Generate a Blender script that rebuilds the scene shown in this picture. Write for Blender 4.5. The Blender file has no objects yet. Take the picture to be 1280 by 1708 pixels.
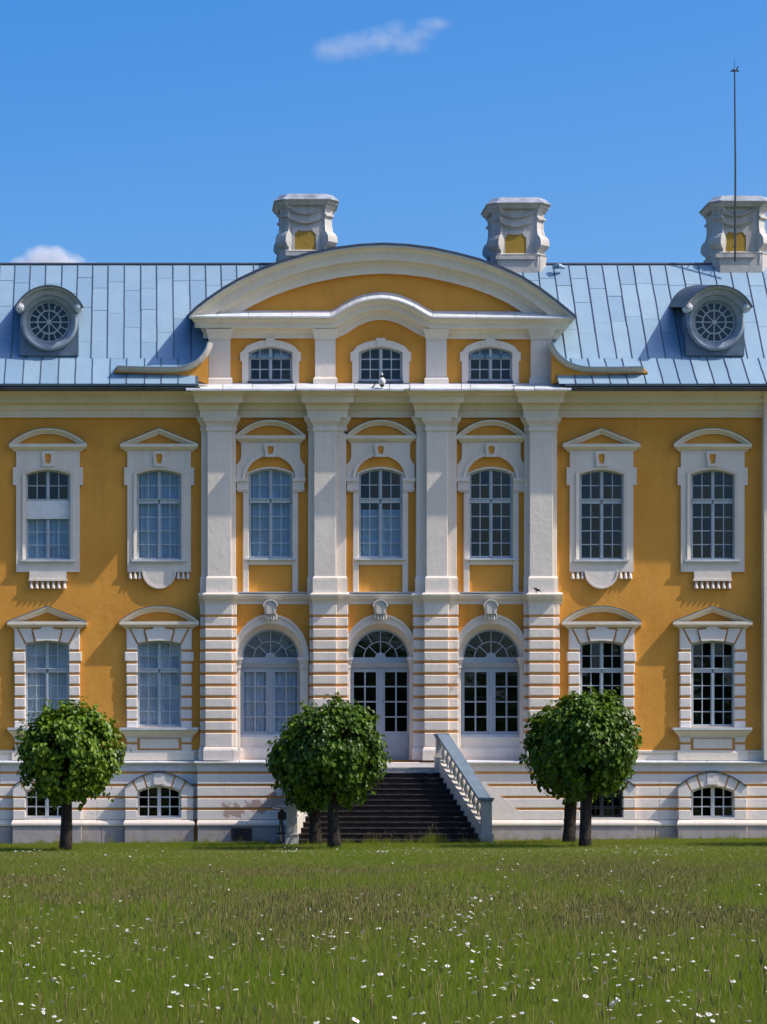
import bpy, bmesh, math, random
from mathutils import Vector, Matrix, noise
from mathutils.geometry import tessellate_polygon
R = math.radians
rnd = random.Random(11)
scene = bpy.context.scene
COL = scene.collection

# ------------------------------------------------------------------ camera
S, D, X0, YH, ZC = 55.0, 85.0, 250.0, 1339.0, 1.2     # px per metre on the facade, distance, principal column, horizon row, eye height
CAMX = (X0 - 640) / S
FPX = S * D
cam = bpy.data.cameras.new('camera')
cam.sensor_fit = 'HORIZONTAL'; cam.sensor_width = 36.0
cam.lens = FPX / 1280 * 36.0
cam.shift_x = (640 - X0) / 1280
cam.shift_y = (YH - 854) / 1280
cam.clip_start = 0.5; cam.clip_end = 20000
cam_o = bpy.data.objects.new('camera', cam); COL.objects.link(cam_o)
cam_o.location = (CAMX, -D, ZC); cam_o.rotation_euler = (R(90), 0, 0)
scene.camera = cam_o

# ------------------------------------------------------------------ sky, sun, exposure
SUN = Vector((0.634, -0.175, 0.753)).normalized()
world = bpy.data.worlds.new('World'); scene.world = world; world.use_nodes = True
wn = world.node_tree; wn.nodes.clear()
w_out = wn.nodes.new('ShaderNodeOutputWorld'); w_bg = wn.nodes.new('ShaderNodeBackground')
w_sky = wn.nodes.new('ShaderNodeTexSky'); w_sky.sky_type = 'NISHITA'; w_sky.sun_disc = False
w_sky.sun_elevation = math.asin(SUN.z); w_sky.sun_rotation = math.atan2(SUN.x, SUN.y)
w_sky.altitude = 50; w_sky.air_density = 1.0; w_sky.dust_density = 3.0; w_sky.ozone_density = 4.5
w_hs = wn.nodes.new('ShaderNodeHueSaturation'); w_hs.inputs['Saturation'].default_value = 1.45; w_hs.inputs['Hue'].default_value = 0.507
wn.links.new(w_sky.outputs[0], w_hs.inputs['Color']); wn.links.new(w_hs.outputs[0], w_bg.inputs[0])
w_bg.inputs[1].default_value = 0.106
wn.links.new(w_bg.outputs[0], w_out.inputs[0])
sl = bpy.data.lights.new('sun', 'SUN'); sl.energy = 2.7; sl.angle = R(0.55); sl.color = (1.0, 0.92, 0.81)
sun_o = bpy.data.objects.new('sun', sl); COL.objects.link(sun_o)
sun_o.rotation_euler = SUN.to_track_quat('Z', 'Y').to_euler(); sun_o.location = (30, -20, 60)
scene.view_settings.view_transform = 'Standard'; scene.view_settings.look = 'None'
scene.view_settings.exposure = 0.9; scene.view_settings.gamma = 1.0
scene.view_settings.use_curve_mapping = False
scene.render.engine = 'CYCLES'
scene.cycles.use_denoising = True
scene.cycles.max_bounces = 4; scene.cycles.volume_bounces = 2; scene.cycles.transparent_max_bounces = 12
scene.cycles.volume_step_rate = 1.0

# ------------------------------------------------------------------ materials
M = {}
def nodes_of(name):
    m = bpy.data.materials.new(name); m.use_nodes = True
    nt = m.node_tree; b = nt.nodes['Principled BSDF']
    M[name] = m
    return nt, b
def N(nt, t, **kw):
    n = nt.nodes.new(t)
    for k, v in kw.items(): setattr(n, k, v)
    return n
def pos(nt, scale=(1, 1, 1)):
    g = N(nt, 'ShaderNodeNewGeometry'); mp = N(nt, 'ShaderNodeMapping')
    mp.inputs['Scale'].default_value = scale
    nt.links.new(g.outputs['Position'], mp.inputs[0])
    return mp.outputs[0]
def noise_tex(nt, vec, scale, detail=5, rough=0.55):
    n = N(nt, 'ShaderNodeTexNoise'); n.inputs['Scale'].default_value = scale
    n.inputs['Detail'].default_value = detail; n.inputs['Roughness'].default_value = rough
    nt.links.new(vec, n.inputs['Vector'])
    return n.outputs['Fac']
def ramp(nt, fac, a, b, ca=(0, 0, 0, 1), cb=(1, 1, 1, 1)):
    r = N(nt, 'ShaderNodeValToRGB'); r.color_ramp.elements[0].position = a; r.color_ramp.elements[1].position = b
    r.color_ramp.elements[0].color = ca; r.color_ramp.elements[1].color = cb
    nt.links.new(fac, r.inputs[0]); return r.outputs[0]
def mix(nt, fac, a, b):
    m = N(nt, 'ShaderNodeMixRGB')
    for i, v in ((0, fac), (1, a), (2, b)):
        if hasattr(v, 'links'): nt.links.new(v, m.inputs[i])
        elif i == 0: m.inputs[0].default_value = v
        else: m.inputs[i].default_value = (*v, 1)
    return m.outputs[0]
def scale_fac(nt, f, k):
    m = N(nt, 'ShaderNodeMath', operation='MULTIPLY'); m.inputs[1].default_value = k
    nt.links.new(f, m.inputs[0]); return m.outputs[0]
def bump(nt, b, height, strength=0.3, dist=0.02):
    n = N(nt, 'ShaderNodeBump'); n.inputs['Strength'].default_value = strength; n.inputs['Distance'].default_value = dist
    nt.links.new(height, n.inputs['Height']); nt.links.new(n.outputs[0], b.inputs['Normal'])
def spec(b, v): b.inputs['Specular IOR Level'].default_value = v

def stucco(name, c, c2, stain, stain_amt=0.35, bs=0.35, extra=None):
    nt, b = nodes_of(name)
    big = ramp(nt, noise_tex(nt, pos(nt), 0.55, 6), 0.35, 0.7)
    col = mix(nt, big, c, c2)
    streak = ramp(nt, noise_tex(nt, pos(nt, (2.2, 2.2, 0.22)), 1.3, 6, 0.65), 0.52, 0.78)
    col = mix(nt, scale_fac(nt, streak, stain_amt), col, stain)
    fine = noise_tex(nt, pos(nt), 7.0, 8, 0.7)
    col = mix(nt, scale_fac(nt, ramp(nt, fine, 0.5, 0.8), 0.22), col, stain)
    grime = ramp(nt, noise_tex(nt, pos(nt, (5.5, 5.5, 0.35)), 1.0, 5, 0.7), 0.56, 0.74)
    col = mix(nt, scale_fac(nt, grime, stain_amt * 0.55), col, stain)
    fade = ramp(nt, noise_tex(nt, pos(nt, (0.8, 0.8, 0.5)), 0.9, 7, 0.7), 0.55, 0.72)
    col = mix(nt, scale_fac(nt, fade, 0.35), col, tuple(min(.84, v * 1.08 + .035) for v in c))
    if extra: col = extra(nt, col)
    nt.links.new(col, b.inputs['Base Color']); b.inputs['Roughness'].default_value = 0.9; spec(b, 0.15)
    h = N(nt, 'ShaderNodeMath', operation='ADD')
    nt.links.new(noise_tex(nt, pos(nt), 3.5, 6, 0.6), h.inputs[0]); nt.links.new(scale_fac(nt, fine, 0.35), h.inputs[1])
    bump(nt, b, h.outputs[0], bs, 0.03)
stucco('yellow_stucco', (.74, .345, .064), (.64, .28, .048), (.50, .21, .040), 0.42)
stucco('white_stucco', (.77, .685, .60), (.69, .61, .53), (.49, .42, .35), 0.35)
stucco('pale_trim', (.80, .71, .59), (.74, .645, .525), (.55, .45, .33), 0.35)
stucco('ochre_groove', (.68, .31, .095), (.60, .265, .08), (.43, .18, .06), 0.3)
stucco('chimney_stucco', (.58, .555, .52), (.44, .425, .40), (.25, .20, .15), 0.8, 0.5)
stucco('chimney_ochre', (.40, .26, .05), (.34, .21, .04), (.22, .14, .04), 0.5)
stucco('stone_trim', (.60, .56, .50), (.50, .46, .41), (.32, .29, .25), 0.5)
stucco('plinth_stucco', (.43, .385, .37), (.36, .32, .31), (.24, .21, .19), 0.55)

def peel(nt, col):
    # patch of fallen plaster: a blotch round two points of the wall, broken up by noise
    out = None
    p = pos(nt)
    for (cx, cz, rx) in PEEL:
        g = N(nt, 'ShaderNodeVectorMath', operation='SUBTRACT'); nt.links.new(p, g.inputs[0]); g.inputs[1].default_value = (cx, -0.5, cz)
        s = N(nt, 'ShaderNodeVectorMath', operation='MULTIPLY'); nt.links.new(g.outputs[0], s.inputs[0]); s.inputs[1].default_value = (1 / rx, 0.0, 1 / 0.36)
        l = N(nt, 'ShaderNodeVectorMath', operation='LENGTH'); nt.links.new(s.outputs[0], l.inputs[0])
        f = N(nt, 'ShaderNodeMath', operation='SUBTRACT'); f.inputs[0].default_value = 1.0; nt.links.new(l.outputs['Value'], f.inputs[1])
        if out is None: out = f.outputs[0]
        else:
            mx = N(nt, 'ShaderNodeMath', operation='MAXIMUM'); nt.links.new(out, mx.inputs[0]); nt.links.new(f.outputs[0], mx.inputs[1]); out = mx.outputs[0]
    nz = noise_tex(nt, p, 4.2, 5, 0.7)
    a = N(nt, 'ShaderNodeMath', operation='MULTIPLY_ADD'); nt.links.new(nz, a.inputs[0]); a.inputs[1].default_value = 2.6
    nt.links.new(out, a.inputs[2])
    return mix(nt, ramp(nt, a.outputs[0], 1.72, 1.78) if False else ramp(nt, scale_fac(nt, a.outputs[0], 0.4), 0.675, 0.70), col, (.47, .34, .29))
PEEL = [((388 - 640) / S, (1339 - 1352) / S + 1.2, .62), ((430 - 640) / S, (1339 - 1345) / S + 1.2, .55), ((458 - 640) / S, (1339 - 1335) / S + 1.2, .55)]
stucco('basement_stucco', (.80, .735, .68), (.74, .67, .615), (.52, .45, .40), 0.35, extra=peel)

def simple(name, c, rough=0.6, sp=0.4, metal=0.0, var=0.12, vscale=3.0):
    nt, b = nodes_of(name)
    n = ramp(nt, noise_tex(nt, pos(nt), vscale, 6, 0.65), 0.35, 0.7)
    nt.links.new(mix(nt, n, c, tuple(v * (1 - var * 2) for v in c)), b.inputs['Base Color'])
    b.inputs['Roughness'].default_value = rough; spec(b, sp); b.inputs['Metallic'].default_value = metal
    return nt, b
simple('window_paint', (.44, .50, .54), 0.55, 0.4, var=0.08)
simple('door_paint', (.37, .42, .47), 0.5, 0.4, var=0.08)
simple('dormer_shade_metal', (.13, .19, .26), 0.5, 0.5, 0.25, 0.2, 2.0)  # dormer front: shade under the hood is put into this dark base
simple('dark_metal', (.075, .09, .12), 0.45, 0.5, 0.3, 0.2)
simple('gutter_metal', (.10, .115, .14), 0.45, 0.5, 0.3, 0.25)
simple('mast_metal', (.07, .075, .085), 0.45, 0.5, 0.5)
simple('flashing', (.66, .685, .71), 0.5, 0.5, 0.0, 0.14, 2.5)
simple('hood_lit_metal', (.40, .43, .45), 0.5, 0.5, 0.1, 0.2, 3.0)  # paler base: light on the hood's front band put into the colour
simple('ring_metal', (.31, .37, .43), 0.42, 0.5, 0.2, 0.2, 3.0)
simple('rail_metal', (.20, .27, .34), 0.42, 0.5, 0.3, 0.15)
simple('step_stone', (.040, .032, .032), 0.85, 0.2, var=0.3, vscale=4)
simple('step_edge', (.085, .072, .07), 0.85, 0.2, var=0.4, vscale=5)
simple('curtain_blue', (.42, .60, .74), 0.9, 0.1)
simple('curtain_grey', (.82, .84, .87), 0.9, 0.1)
simple('cap_lead', (.40, .43, .47), 0.45, 0.5, 0.1, 0.3, 3.0)
simple('fan_blind', (.33, .33, .32), 0.9, 0.1)
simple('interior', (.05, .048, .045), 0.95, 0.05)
simple('black_rubber', (.015, .015, .016), 0.7, 0.3)
simple('black_paint', (.012, .012, .014), 0.4, 0.5)
simple('lamp_white', (.78, .78, .78), 0.3, 0.5)
simple('bird_black', (.012, .013, .02), 0.5, 0.4)
simple('bird_white', (.7, .68, .62), 0.8, 0.2)
simple('chrome', (.6, .6, .6), 0.25, 0.5, 0.9)

nt, b = nodes_of('roof_metal')
oi = N(nt, 'ShaderNodeObjectInfo')
c = mix(nt, oi.outputs['Random'], (.200, .320, .43), (.268, .390, .485))
n1 = ramp(nt, noise_tex(nt, pos(nt), 1.4, 7, 0.65), 0.4, 0.75)
c = mix(nt, scale_fac(nt, n1, 0.5), c, (.18, .28, .385))
n2 = ramp(nt, noise_tex(nt, pos(nt, (3, 1, 0.4)), 1.8, 5, 0.6), 0.6, 0.8)
c = mix(nt, scale_fac(nt, n2, 0.35), c, (.30, .39, .47))
nt.links.new(c, b.inputs['Base Color']); b.inputs['Roughness'].default_value = 0.5; spec(b, 0.5); b.inputs['Metallic'].default_value = 0.15
bump(nt, b, noise_tex(nt, pos(nt), 1.1, 3, 0.5), 0.25, 0.06)
simple('roof_seam', (.075, .105, .145), 0.5, 0.5, 0.2, 0.1)

nt, b = nodes_of('glass')
out = nt.nodes['Material Output']; nt.nodes.remove(b)
tr = N(nt, 'ShaderNodeBsdfTransparent'); tr.inputs[0].default_value = (.84, .88, .91, 1)
gl = N(nt, 'ShaderNodeBsdfGlossy'); gl.inputs['Roughness'].default_value = 0.04; gl.inputs[0].default_value = (.9, .95, 1, 1)
fr = N(nt, 'ShaderNodeLayerWeight'); fr.inputs['Blend'].default_value = 0.5
fm = N(nt, 'ShaderNodeMath', operation='MULTIPLY_ADD'); fm.inputs[1].default_value = 0.5; fm.inputs[2].default_value = 0.024
fp = N(nt, 'ShaderNodeMath', operation='POWER'); fp.inputs[1].default_value = 4.0
nt.links.new(fr.outputs['Facing'], fp.inputs[0]); nt.links.new(fp.outputs[0], fm.inputs[0])
bp = N(nt, 'ShaderNodeBump'); bp.inputs['Strength'].default_value = 0.06; bp.inputs['Distance'].default_value = 0.05
nt.links.new(noise_tex(nt, pos(nt), 3.0, 2, 0.5), bp.inputs['Height']); nt.links.new(bp.outputs[0], gl.inputs['Normal'])
ms = N(nt, 'ShaderNodeMixShader'); nt.links.new(fm.outputs[0], ms.inputs[0]); nt.links.new(tr.outputs[0], ms.inputs[1]); nt.links.new(gl.outputs[0], ms.inputs[2])
nt.links.new(ms.outputs[0], out.inputs[0])

def plantmat(name, cols, rough, sp, transl, tcol, patch=None):
    nt, b = nodes_of(name)
    out = nt.nodes['Material Output']
    oi = N(nt, 'ShaderNodeObjectInfo')
    at = N(nt, 'ShaderNodeAttribute'); at.attribute_name = 'tone'
    ad = N(nt, 'ShaderNodeMath', operation='MULTIPLY_ADD'); ad.inputs[1].default_value = 0.35
    nt.links.new(oi.outputs['Random'], ad.inputs[0]); nt.links.new(scale_fac(nt, at.outputs['Fac'], 0.65), ad.inputs[2])
    r = N(nt, 'ShaderNodeValToRGB'); cr = r.color_ramp
    while len(cr.elements) < len(cols): cr.elements.new(0.5)
    for i, cc in enumerate(cols):
        cr.elements[i].position = i / (len(cols) - 1); cr.elements[i].color = (*cc, 1)
    nt.links.new(ad.outputs[0], r.inputs[0])
    c = r.outputs[0]
    if patch:
        f = ramp(nt, noise_tex(nt, pos(nt, (1, 0.55, 1)), patch[0], 4, 0.6), patch[1], patch[2])
        c = mix(nt, scale_fac(nt, f, patch[4]), c, patch[3])
    nt.links.new(c, b.inputs['Base Color']); b.inputs['Roughness'].default_value = rough; spec(b, sp)
    t = N(nt, 'ShaderNodeBsdfTranslucent'); nt.links.new(mix(nt, 0.5, c, tcol), t.inputs[0])
    m = N(nt, 'ShaderNodeMixShader'); m.inputs[0].default_value = transl
    nt.links.new(b.outputs[0], m.inputs[1]); nt.links.new(t.outputs[0], m.inputs[2]); nt.links.new(m.outputs[0], out.inputs[0])
plantmat('lime_leaf', [(.018, .045, .002), (.048, .105, .003), (.105, .185, .005), (.18, .25, .010)], 0.46, 0.28, 0.16, (.20, .27, .002))
plantmat('grass_blade', [(.108, .172, .012), (.138, .205, .016), (.172, .228, .022), (.235, .265, .040)], 0.65, 0.12, 0.42, (.27, .35, .008), (0.22, 0.40, 0.66, (.225, .195, .062), 0.48))
plantmat('seed_head', [(.17, .165, .045), (.23, .20, .065), (.30, .25, .10)], 0.8, 0.2, 0.3, (.2, .16, .06))
plantmat('petal_white', [(.78, .78, .76), (.84, .84, .84)], 0.7, 0.2, 0.2, (.8, .8, .8))
simple('daisy_yellow', (.65, .42, .03), 0.8, 0.2)
nt, b = simple('bark', (.060, .050, .042), 0.95, 0.1, var=0.35, vscale=9)
bump(nt, b, noise_tex(nt, pos(nt, (14, 14, 3)), 1.0, 6, 0.7), 0.9, 0.05)
nt, b = nodes_of('lawn')
c = mix(nt, ramp(nt, noise_tex(nt, pos(nt, (1, .5, 1)), 0.25, 8, 0.65), 0.35, 0.68), (.135, .15, .05), (.165, .155, .065))
c = mix(nt, scale_fac(nt, ramp(nt, noise_tex(nt, pos(nt), 16, 6, 0.8), 0.4, 0.7), 0.5), c, (.085, .10, .03))
nt.links.new(c, b.inputs['Base Color']); b.inputs['Roughness'].default_value = 0.95; spec(b, 0.1)
bump(nt, b, noise_tex(nt, pos(nt), 22, 5, 0.8), 0.6, 0.05)

# ------------------------------------------------------------------ geometry helpers
def W(px, py, Y=0.0):
    s = (D + Y) / D
    return Vector((CAMX + (px - X0) / S * s, Y, ZC + (YH - py) / S * s))
WL = {}
def tag(o, label=None, cat=None, group=None, kind=None):
    for k, v in (('label', label), ('category', cat), ('group', group), ('kind', kind)):
        if v: o[k] = v
    return o
def place(o, parent, wloc):
    wloc = Vector(wloc)
    if parent is not None:
        o.parent = parent; o.location = wloc - WL[parent.name]
    else: o.location = wloc
    COL.objects.link(o); WL[o.name] = wloc
    return o
def empty(name, wloc, parent=None):
    o = bpy.data.objects.new(name, None); o.empty_display_size = 0.3
    return place(o, parent, wloc)
def copy_tree(o, parent, delta, base=True):
    c = o.copy()
    if parent is not None: c.parent = parent
    if base: c.location = o.location + Vector(delta)
    COL.objects.link(c); WL[c.name] = WL[o.name] + Vector(delta)
    for ch in KIDS.get(o.name, ()): copy_tree(ch, c, delta, False)
    return c
KIDS = {}
def reg(o, parent):
    if parent is not None: KIDS.setdefault(parent.name, []).append(o)
    return o

class MB:
    def __init__(self): self.v = []; self.f = []; self.mi = []; self.cm = 0
    def add(self, vs, fs):
        n = len(self.v); self.v += [Vector(p) for p in vs]
        for f in fs: self.f.append([n + i for i in f]); self.mi.append(self.cm)
        return self
    def prism(self, pts, Yf, Yb, ref=None):
        ref = Yf if ref is None else ref
        w = [W(x, y, ref) for x, y in pts]; n = len(w)
        vs = [(p.x, Yf, p.z) for p in w] + [(p.x, Yb, p.z) for p in w]
        return self.add(vs, [list(range(n)), list(range(2 * n - 1, n - 1, -1))] + [[i, (i + 1) % n, n + (i + 1) % n, n + i] for i in range(n)])
    def box(self, x0, y0, x1, y1, Yf, Yb, ref=None):
        return self.prism([(x0, y0), (x1, y0), (x1, y1), (x0, y1)], Yf, Yb, ref)
    def block(self, x0, y0, x1, y1, Yf, Yb, c=1.15):
        """box with front edges chamfered to catch the sun as bright lines"""
        d = c / S * .9
        O = [W(x, y, Yf) for x, y in rect(x0, y0, x1, y1)]; I = [W(x, y, Yf) for x, y in rect(x0 + c, y0 + c, x1 - c, y1 - c)]
        vs = [(p.x, Yf, p.z) for p in I] + [(p.x, Yf + d, p.z) for p in O] + [(p.x, Yb, p.z) for p in O]
        return self.add(vs, [[0, 1, 2, 3], [8, 9, 10, 11]] + [[i, (i + 1) % 4, 4 + (i + 1) % 4, 4 + i] for i in range(4)] + [[4 + i, 4 + (i + 1) % 4, 8 + (i + 1) % 4, 8 + i] for i in range(4)])
    def bprism(self, pts, Yf, Yb, c=1.0):
        """prism with a chamfered front rim (convex outlines)"""
        cx = sum(p[0] for p in pts) / len(pts); cy = sum(p[1] for p in pts) / len(pts)
        hx = max(abs(p[0] - cx) for p in pts); hy = max(abs(p[1] - cy) for p in pts); d = c / S * .9; n = len(pts)
        I = [W(cx + (x - cx) * (1 - c / hx), cy + (y - cy) * (1 - c / hy), Yf) for x, y in pts]; O = [W(x, y, Yf) for x, y in pts]
        vs = [(p.x, Yf, p.z) for p in I] + [(p.x, Yf + d, p.z) for p in O] + [(p.x, Yb, p.z) for p in O]
        return self.add(vs, [list(range(n)), list(range(2 * n, 3 * n))] + [[i, (i + 1) % n, n + (i + 1) % n, n + i] for i in range(n)] + [[n + i, n + (i + 1) % n, 2 * n + (i + 1) % n, 2 * n + i] for i in range(n)])
    def plate(self, outer, holes, Yf, Yb, hb=None, ref=None, side=True):
        ref = Yf if ref is None else ref; hb = Yb if hb is None else hb
        loops = [[W(x, y, ref) for x, y in l] for l in [outer] + holes]
        for l in loops:
            for p in l: p.y = Yf
        flat = [p for l in loops for p in l]
        tris = tessellate_polygon([[Vector((p.x, p.z, 0)) for p in l] for l in loops])
        self.add(flat, [list(t) for t in tris])
        for k, l in enumerate(loops):
            if k == 0 and not side: continue
            yb = Yb if k == 0 else hb; n = len(l)
            self.add(l + [Vector((p.x, yb, p.z)) for p in l], [[i, (i + 1) % n, n + (i + 1) % n, n + i] for i in range(n)])
        return self
    def strip(self, a, b, Yf, Yb, closed=False, Yf2=None):
        Yf2 = Yf if Yf2 is None else Yf2
        n = len(a)
        A = [W(x, y, Yf) for x, y in a]; B = [W(x, y, Yf2) for x, y in b]
        vs = A + B + [Vector((p.x, Yb, p.z)) for p in A] + [Vector((p.x, Yb, p.z)) for p in B]
        fs = []
        for i in range(n if closed else n - 1):
            j = (i + 1) % n
            fs += [[i, j, n + j, n + i], [2 * n + i, 2 * n + j, j, i], [n + i, n + j, 3 * n + j, 3 * n + i], [2 * n + i, 3 * n + i, 3 * n + j, 2 * n + j]]
        if not closed: fs += [[0, n, 3 * n, 2 * n], [n - 1, 2 * n - 1, 4 * n - 1, 3 * n - 1]]
        return self.add(vs, fs)
    def sweep(self, path, prof, Y, flare=0.0, ends=None):
        n = len(path); m = len(prof); vs = []
        seg = []
        for i in range(n - 1):
            dx, dy = path[i + 1][0] - path[i][0], path[i + 1][1] - path[i][1]; l = math.hypot(dx, dy)
            seg.append((dy / l, -dx / l))
        for i, p in enumerate(path):
            if i == 0: nx, ny = ends or seg[0]
            elif i == n - 1: nx, ny = ends or seg[-1]
            else:
                ax, ay = seg[i - 1]; bx, by = seg[i]; nx, ny = ax + bx, ay + by
                l = math.hypot(nx, ny); nx /= l; ny /= l
                k = 1 / max(0.4, nx * ax + ny * ay); nx *= k; ny *= k
            for off, pr in prof:
                x, y = p[0] + nx * off, p[1] + ny * off
                if i == 0: x -= flare * pr * S
                if i == n - 1: x += flare * pr * S
                vs.append(W(x, y, Y - pr))
        fs = [[i * m + j, i * m + (j + 1) % m, (i + 1) * m + (j + 1) % m, (i + 1) * m + j] for i in range(n - 1) for j in range(m)]
        fs += [list(range(m)), [(n - 1) * m + j for j in range(m)]]
        return self.add(vs, fs)
    def mould(self, x0, x1, prof, Y=0.0, flare=1.0):
        return self.sweep([(x0, 0), (x1, 0)], [(-y, p) for y, p in prof], Y, flare)
    def wbox(self, x0, x1, y0, y1, z0, z1):
        vs = [(x, y, z) for z in (z0, z1) for x, y in ((x0, y0), (x1, y0), (x1, y1), (x0, y1))]
        return self.add(vs, [[0, 1, 2, 3], [4, 5, 6, 7], [0, 1, 5, 4], [1, 2, 6, 5], [2, 3, 7, 6], [3, 0, 4, 7]])
    def hexa(self, v8):   # bottom four, top four
        return self.add(v8, [[0, 1, 2, 3], [4, 5, 6, 7], [0, 1, 5, 4], [1, 2, 6, 5], [2, 3, 7, 6], [3, 0, 4, 7]])
    def tube(self, pts, rad, n=8, cap=True):
        pts = [Vector(p) for p in pts]; rad = rad if isinstance(rad, (list, tuple)) else [rad] * len(pts); vs = []; fs = []
        up = None
        for i, p in enumerate(pts):
            t = (pts[min(i + 1, len(pts) - 1)] - pts[max(i - 1, 0)]).normalized()
            a = t.orthogonal().normalized() if up is None else (up - t * up.dot(t)).normalized()
            up = a; b_ = t.cross(a)
            for k in range(n):
                th = 2 * math.pi * k / n; vs.append(p + (a * math.cos(th) + b_ * math.sin(th)) * rad[i])
        for i in range(len(pts) - 1):
            for k in range(n): fs.append([i * n + k, i * n + (k + 1) % n, (i + 1) * n + (k + 1) % n, (i + 1) * n + k])
        if cap: fs += [list(range(n)), [(len(pts) - 1) * n + k for k in range(n)]]
        return self.add(vs, fs)
    def lathe(self, c, prof, n=10):
        return self.tube([(c[0], c[1], c[2] + z) for r, z in prof], [r for r, z in prof], n)
    def build(self, name, mat, parent=None, smooth=False, origin=None, recalc=True):
        me = bpy.data.meshes.new(name)
        xs = [p.x for p in self.v]; ys = [p.y for p in self.v]; zs = [p.z for p in self.v]
        o_ = Vector(origin) if origin else Vector(((min(xs) + max(xs)) / 2, (min(ys) + max(ys)) / 2, min(zs)))
        me.from_pydata([p - o_ for p in self.v], [], self.f)
        for m_ in (mat if isinstance(mat, (list, tuple)) else [mat]): me.materials.append(M[m_])
        if isinstance(mat, (list, tuple)): me.polygons.foreach_set('material_index', self.mi)
        if recalc:
            bm = bmesh.new(); bm.from_mesh(me); bmesh.ops.recalc_face_normals(bm, faces=bm.faces); bm.to_mesh(me); bm.free()
        if smooth: me.polygons.foreach_set('use_smooth', [True] * len(me.polygons))
        o = bpy.data.objects.new(name, me)
        place(o, parent, o_); reg(o, parent)
        return o
def group_empty(name, wloc, parent):
    return reg(empty(name, wloc, parent), parent)
def ell(cx, cy, rx, ry, a0, a1, n):
    return [(cx + rx * math.cos(R(a0 + (a1 - a0) * i / n)), cy - ry * math.sin(R(a0 + (a1 - a0) * i / n))) for i in range(n + 1)]
def arch_open(cx, w, ytop, yspr, ybot, n=10, off=0.0):
    """segment-headed opening, from bottom left over the head to bottom right"""
    w2 = w + off
    pts = [(cx - w2, ybot + off)]
    for i in range(n + 1):
        t = -1 + 2 * i / n
        pts.append((cx + w2 * t, yspr - off * 0.4 - (yspr - ytop + off * 0.6) * (1 - t * t)))
    return pts + [(cx + w2, ybot + off)]
def rect(x0, y0, x1, y1): return [(x0, y0), (x1, y0), (x1, y1), (x0, y1)]
def shift(pts, dx): return [(x + dx, y) for x, y in pts]
def mirror(pts): return [(-x, y) for x, y in reversed(pts)]

# ------------------------------------------------------------------ ground
def gz(x, y):
    z0 = 0.03 + 0.0075 * max(-18, min(18, x))
    return z0 - 0.018 * max(0.0, min(16.0, -y - 9))
g = MB()
xs = [-900, -300, -120, -60, -40] + [-30 + 2 * i for i in range(31)] + [40, 60, 120, 300, 900]
ys = [-900, -400, -200, -120, -90] + [-80 + 2 * i for i in range(46)] + [20, 40, 100, 300, 1200]
vs = [(x, y, gz(x, y) + (0.015 * noise.noise(Vector((x * .4, y * .4, 0))) if abs(x) < 31 and -81 < y < 0 else 0)) for y in ys for x in xs]
nx = len(xs)
g.add(vs, [[j * nx + i, j * nx + i + 1, (j + 1) * nx + i + 1, (j + 1) * nx + i] for j in range(len(ys) - 1) for i in range(nx - 1)])
tag(g.build('lawn_ground', 'lawn', smooth=True), 'wide green lawn in front of the yellow palace', 'lawn', kind='structure')

# ------------------------------------------------------------------ the palace
XL, XR = -230, 1512
BAYS = [80, 265.6, 451.5, 635, 819.5, 1004, 1189.5]
palace = tag(empty('palace', (0, 0, 0)), 'yellow and white baroque palace with blue grey metal roof, behind the lawn', 'palace')
YB = 0.30

def dx_of(a, b): return ((b - a) / S, 0, 0)

# wall sheet with every opening cut
holes = []
for i, cx in enumerate(BAYS):
    if i in (2, 3, 4):
        holes.append(arch_open(cx, 36.3, 781.6, 790, 932, off=1.5))
        yb = 1268.5
        holes.append([(cx - 56, yb)] + [(cx + x, y) for x, y in ell(0, 1097, 56, 57.5, 180, 0, 18)] + [(cx + 56, yb)])
    else:
        holes.append(arch_open(cx, 37, 783.5, 791, 934, off=1.6))
        holes.append(arch_open(cx, 36, 1069, 1074, 1212, off=1.6))
MB().plate(rect(XL, 640, XR, 1270), holes, 0.0, 0.3, hb=YB).build('wall', 'yellow_stucco', palace)

# dark rooms behind the windows
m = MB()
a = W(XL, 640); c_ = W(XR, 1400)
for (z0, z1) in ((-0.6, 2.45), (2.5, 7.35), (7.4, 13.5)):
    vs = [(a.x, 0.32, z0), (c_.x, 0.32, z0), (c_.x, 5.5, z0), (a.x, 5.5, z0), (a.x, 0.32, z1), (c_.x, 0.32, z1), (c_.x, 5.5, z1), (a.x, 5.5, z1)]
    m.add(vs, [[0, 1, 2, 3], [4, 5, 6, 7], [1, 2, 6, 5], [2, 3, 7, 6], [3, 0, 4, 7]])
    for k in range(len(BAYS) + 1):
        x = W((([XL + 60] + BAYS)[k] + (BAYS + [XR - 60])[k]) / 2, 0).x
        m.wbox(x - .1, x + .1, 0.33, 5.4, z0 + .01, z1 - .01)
m.build('interior_rooms', 'interior', palace)

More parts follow.
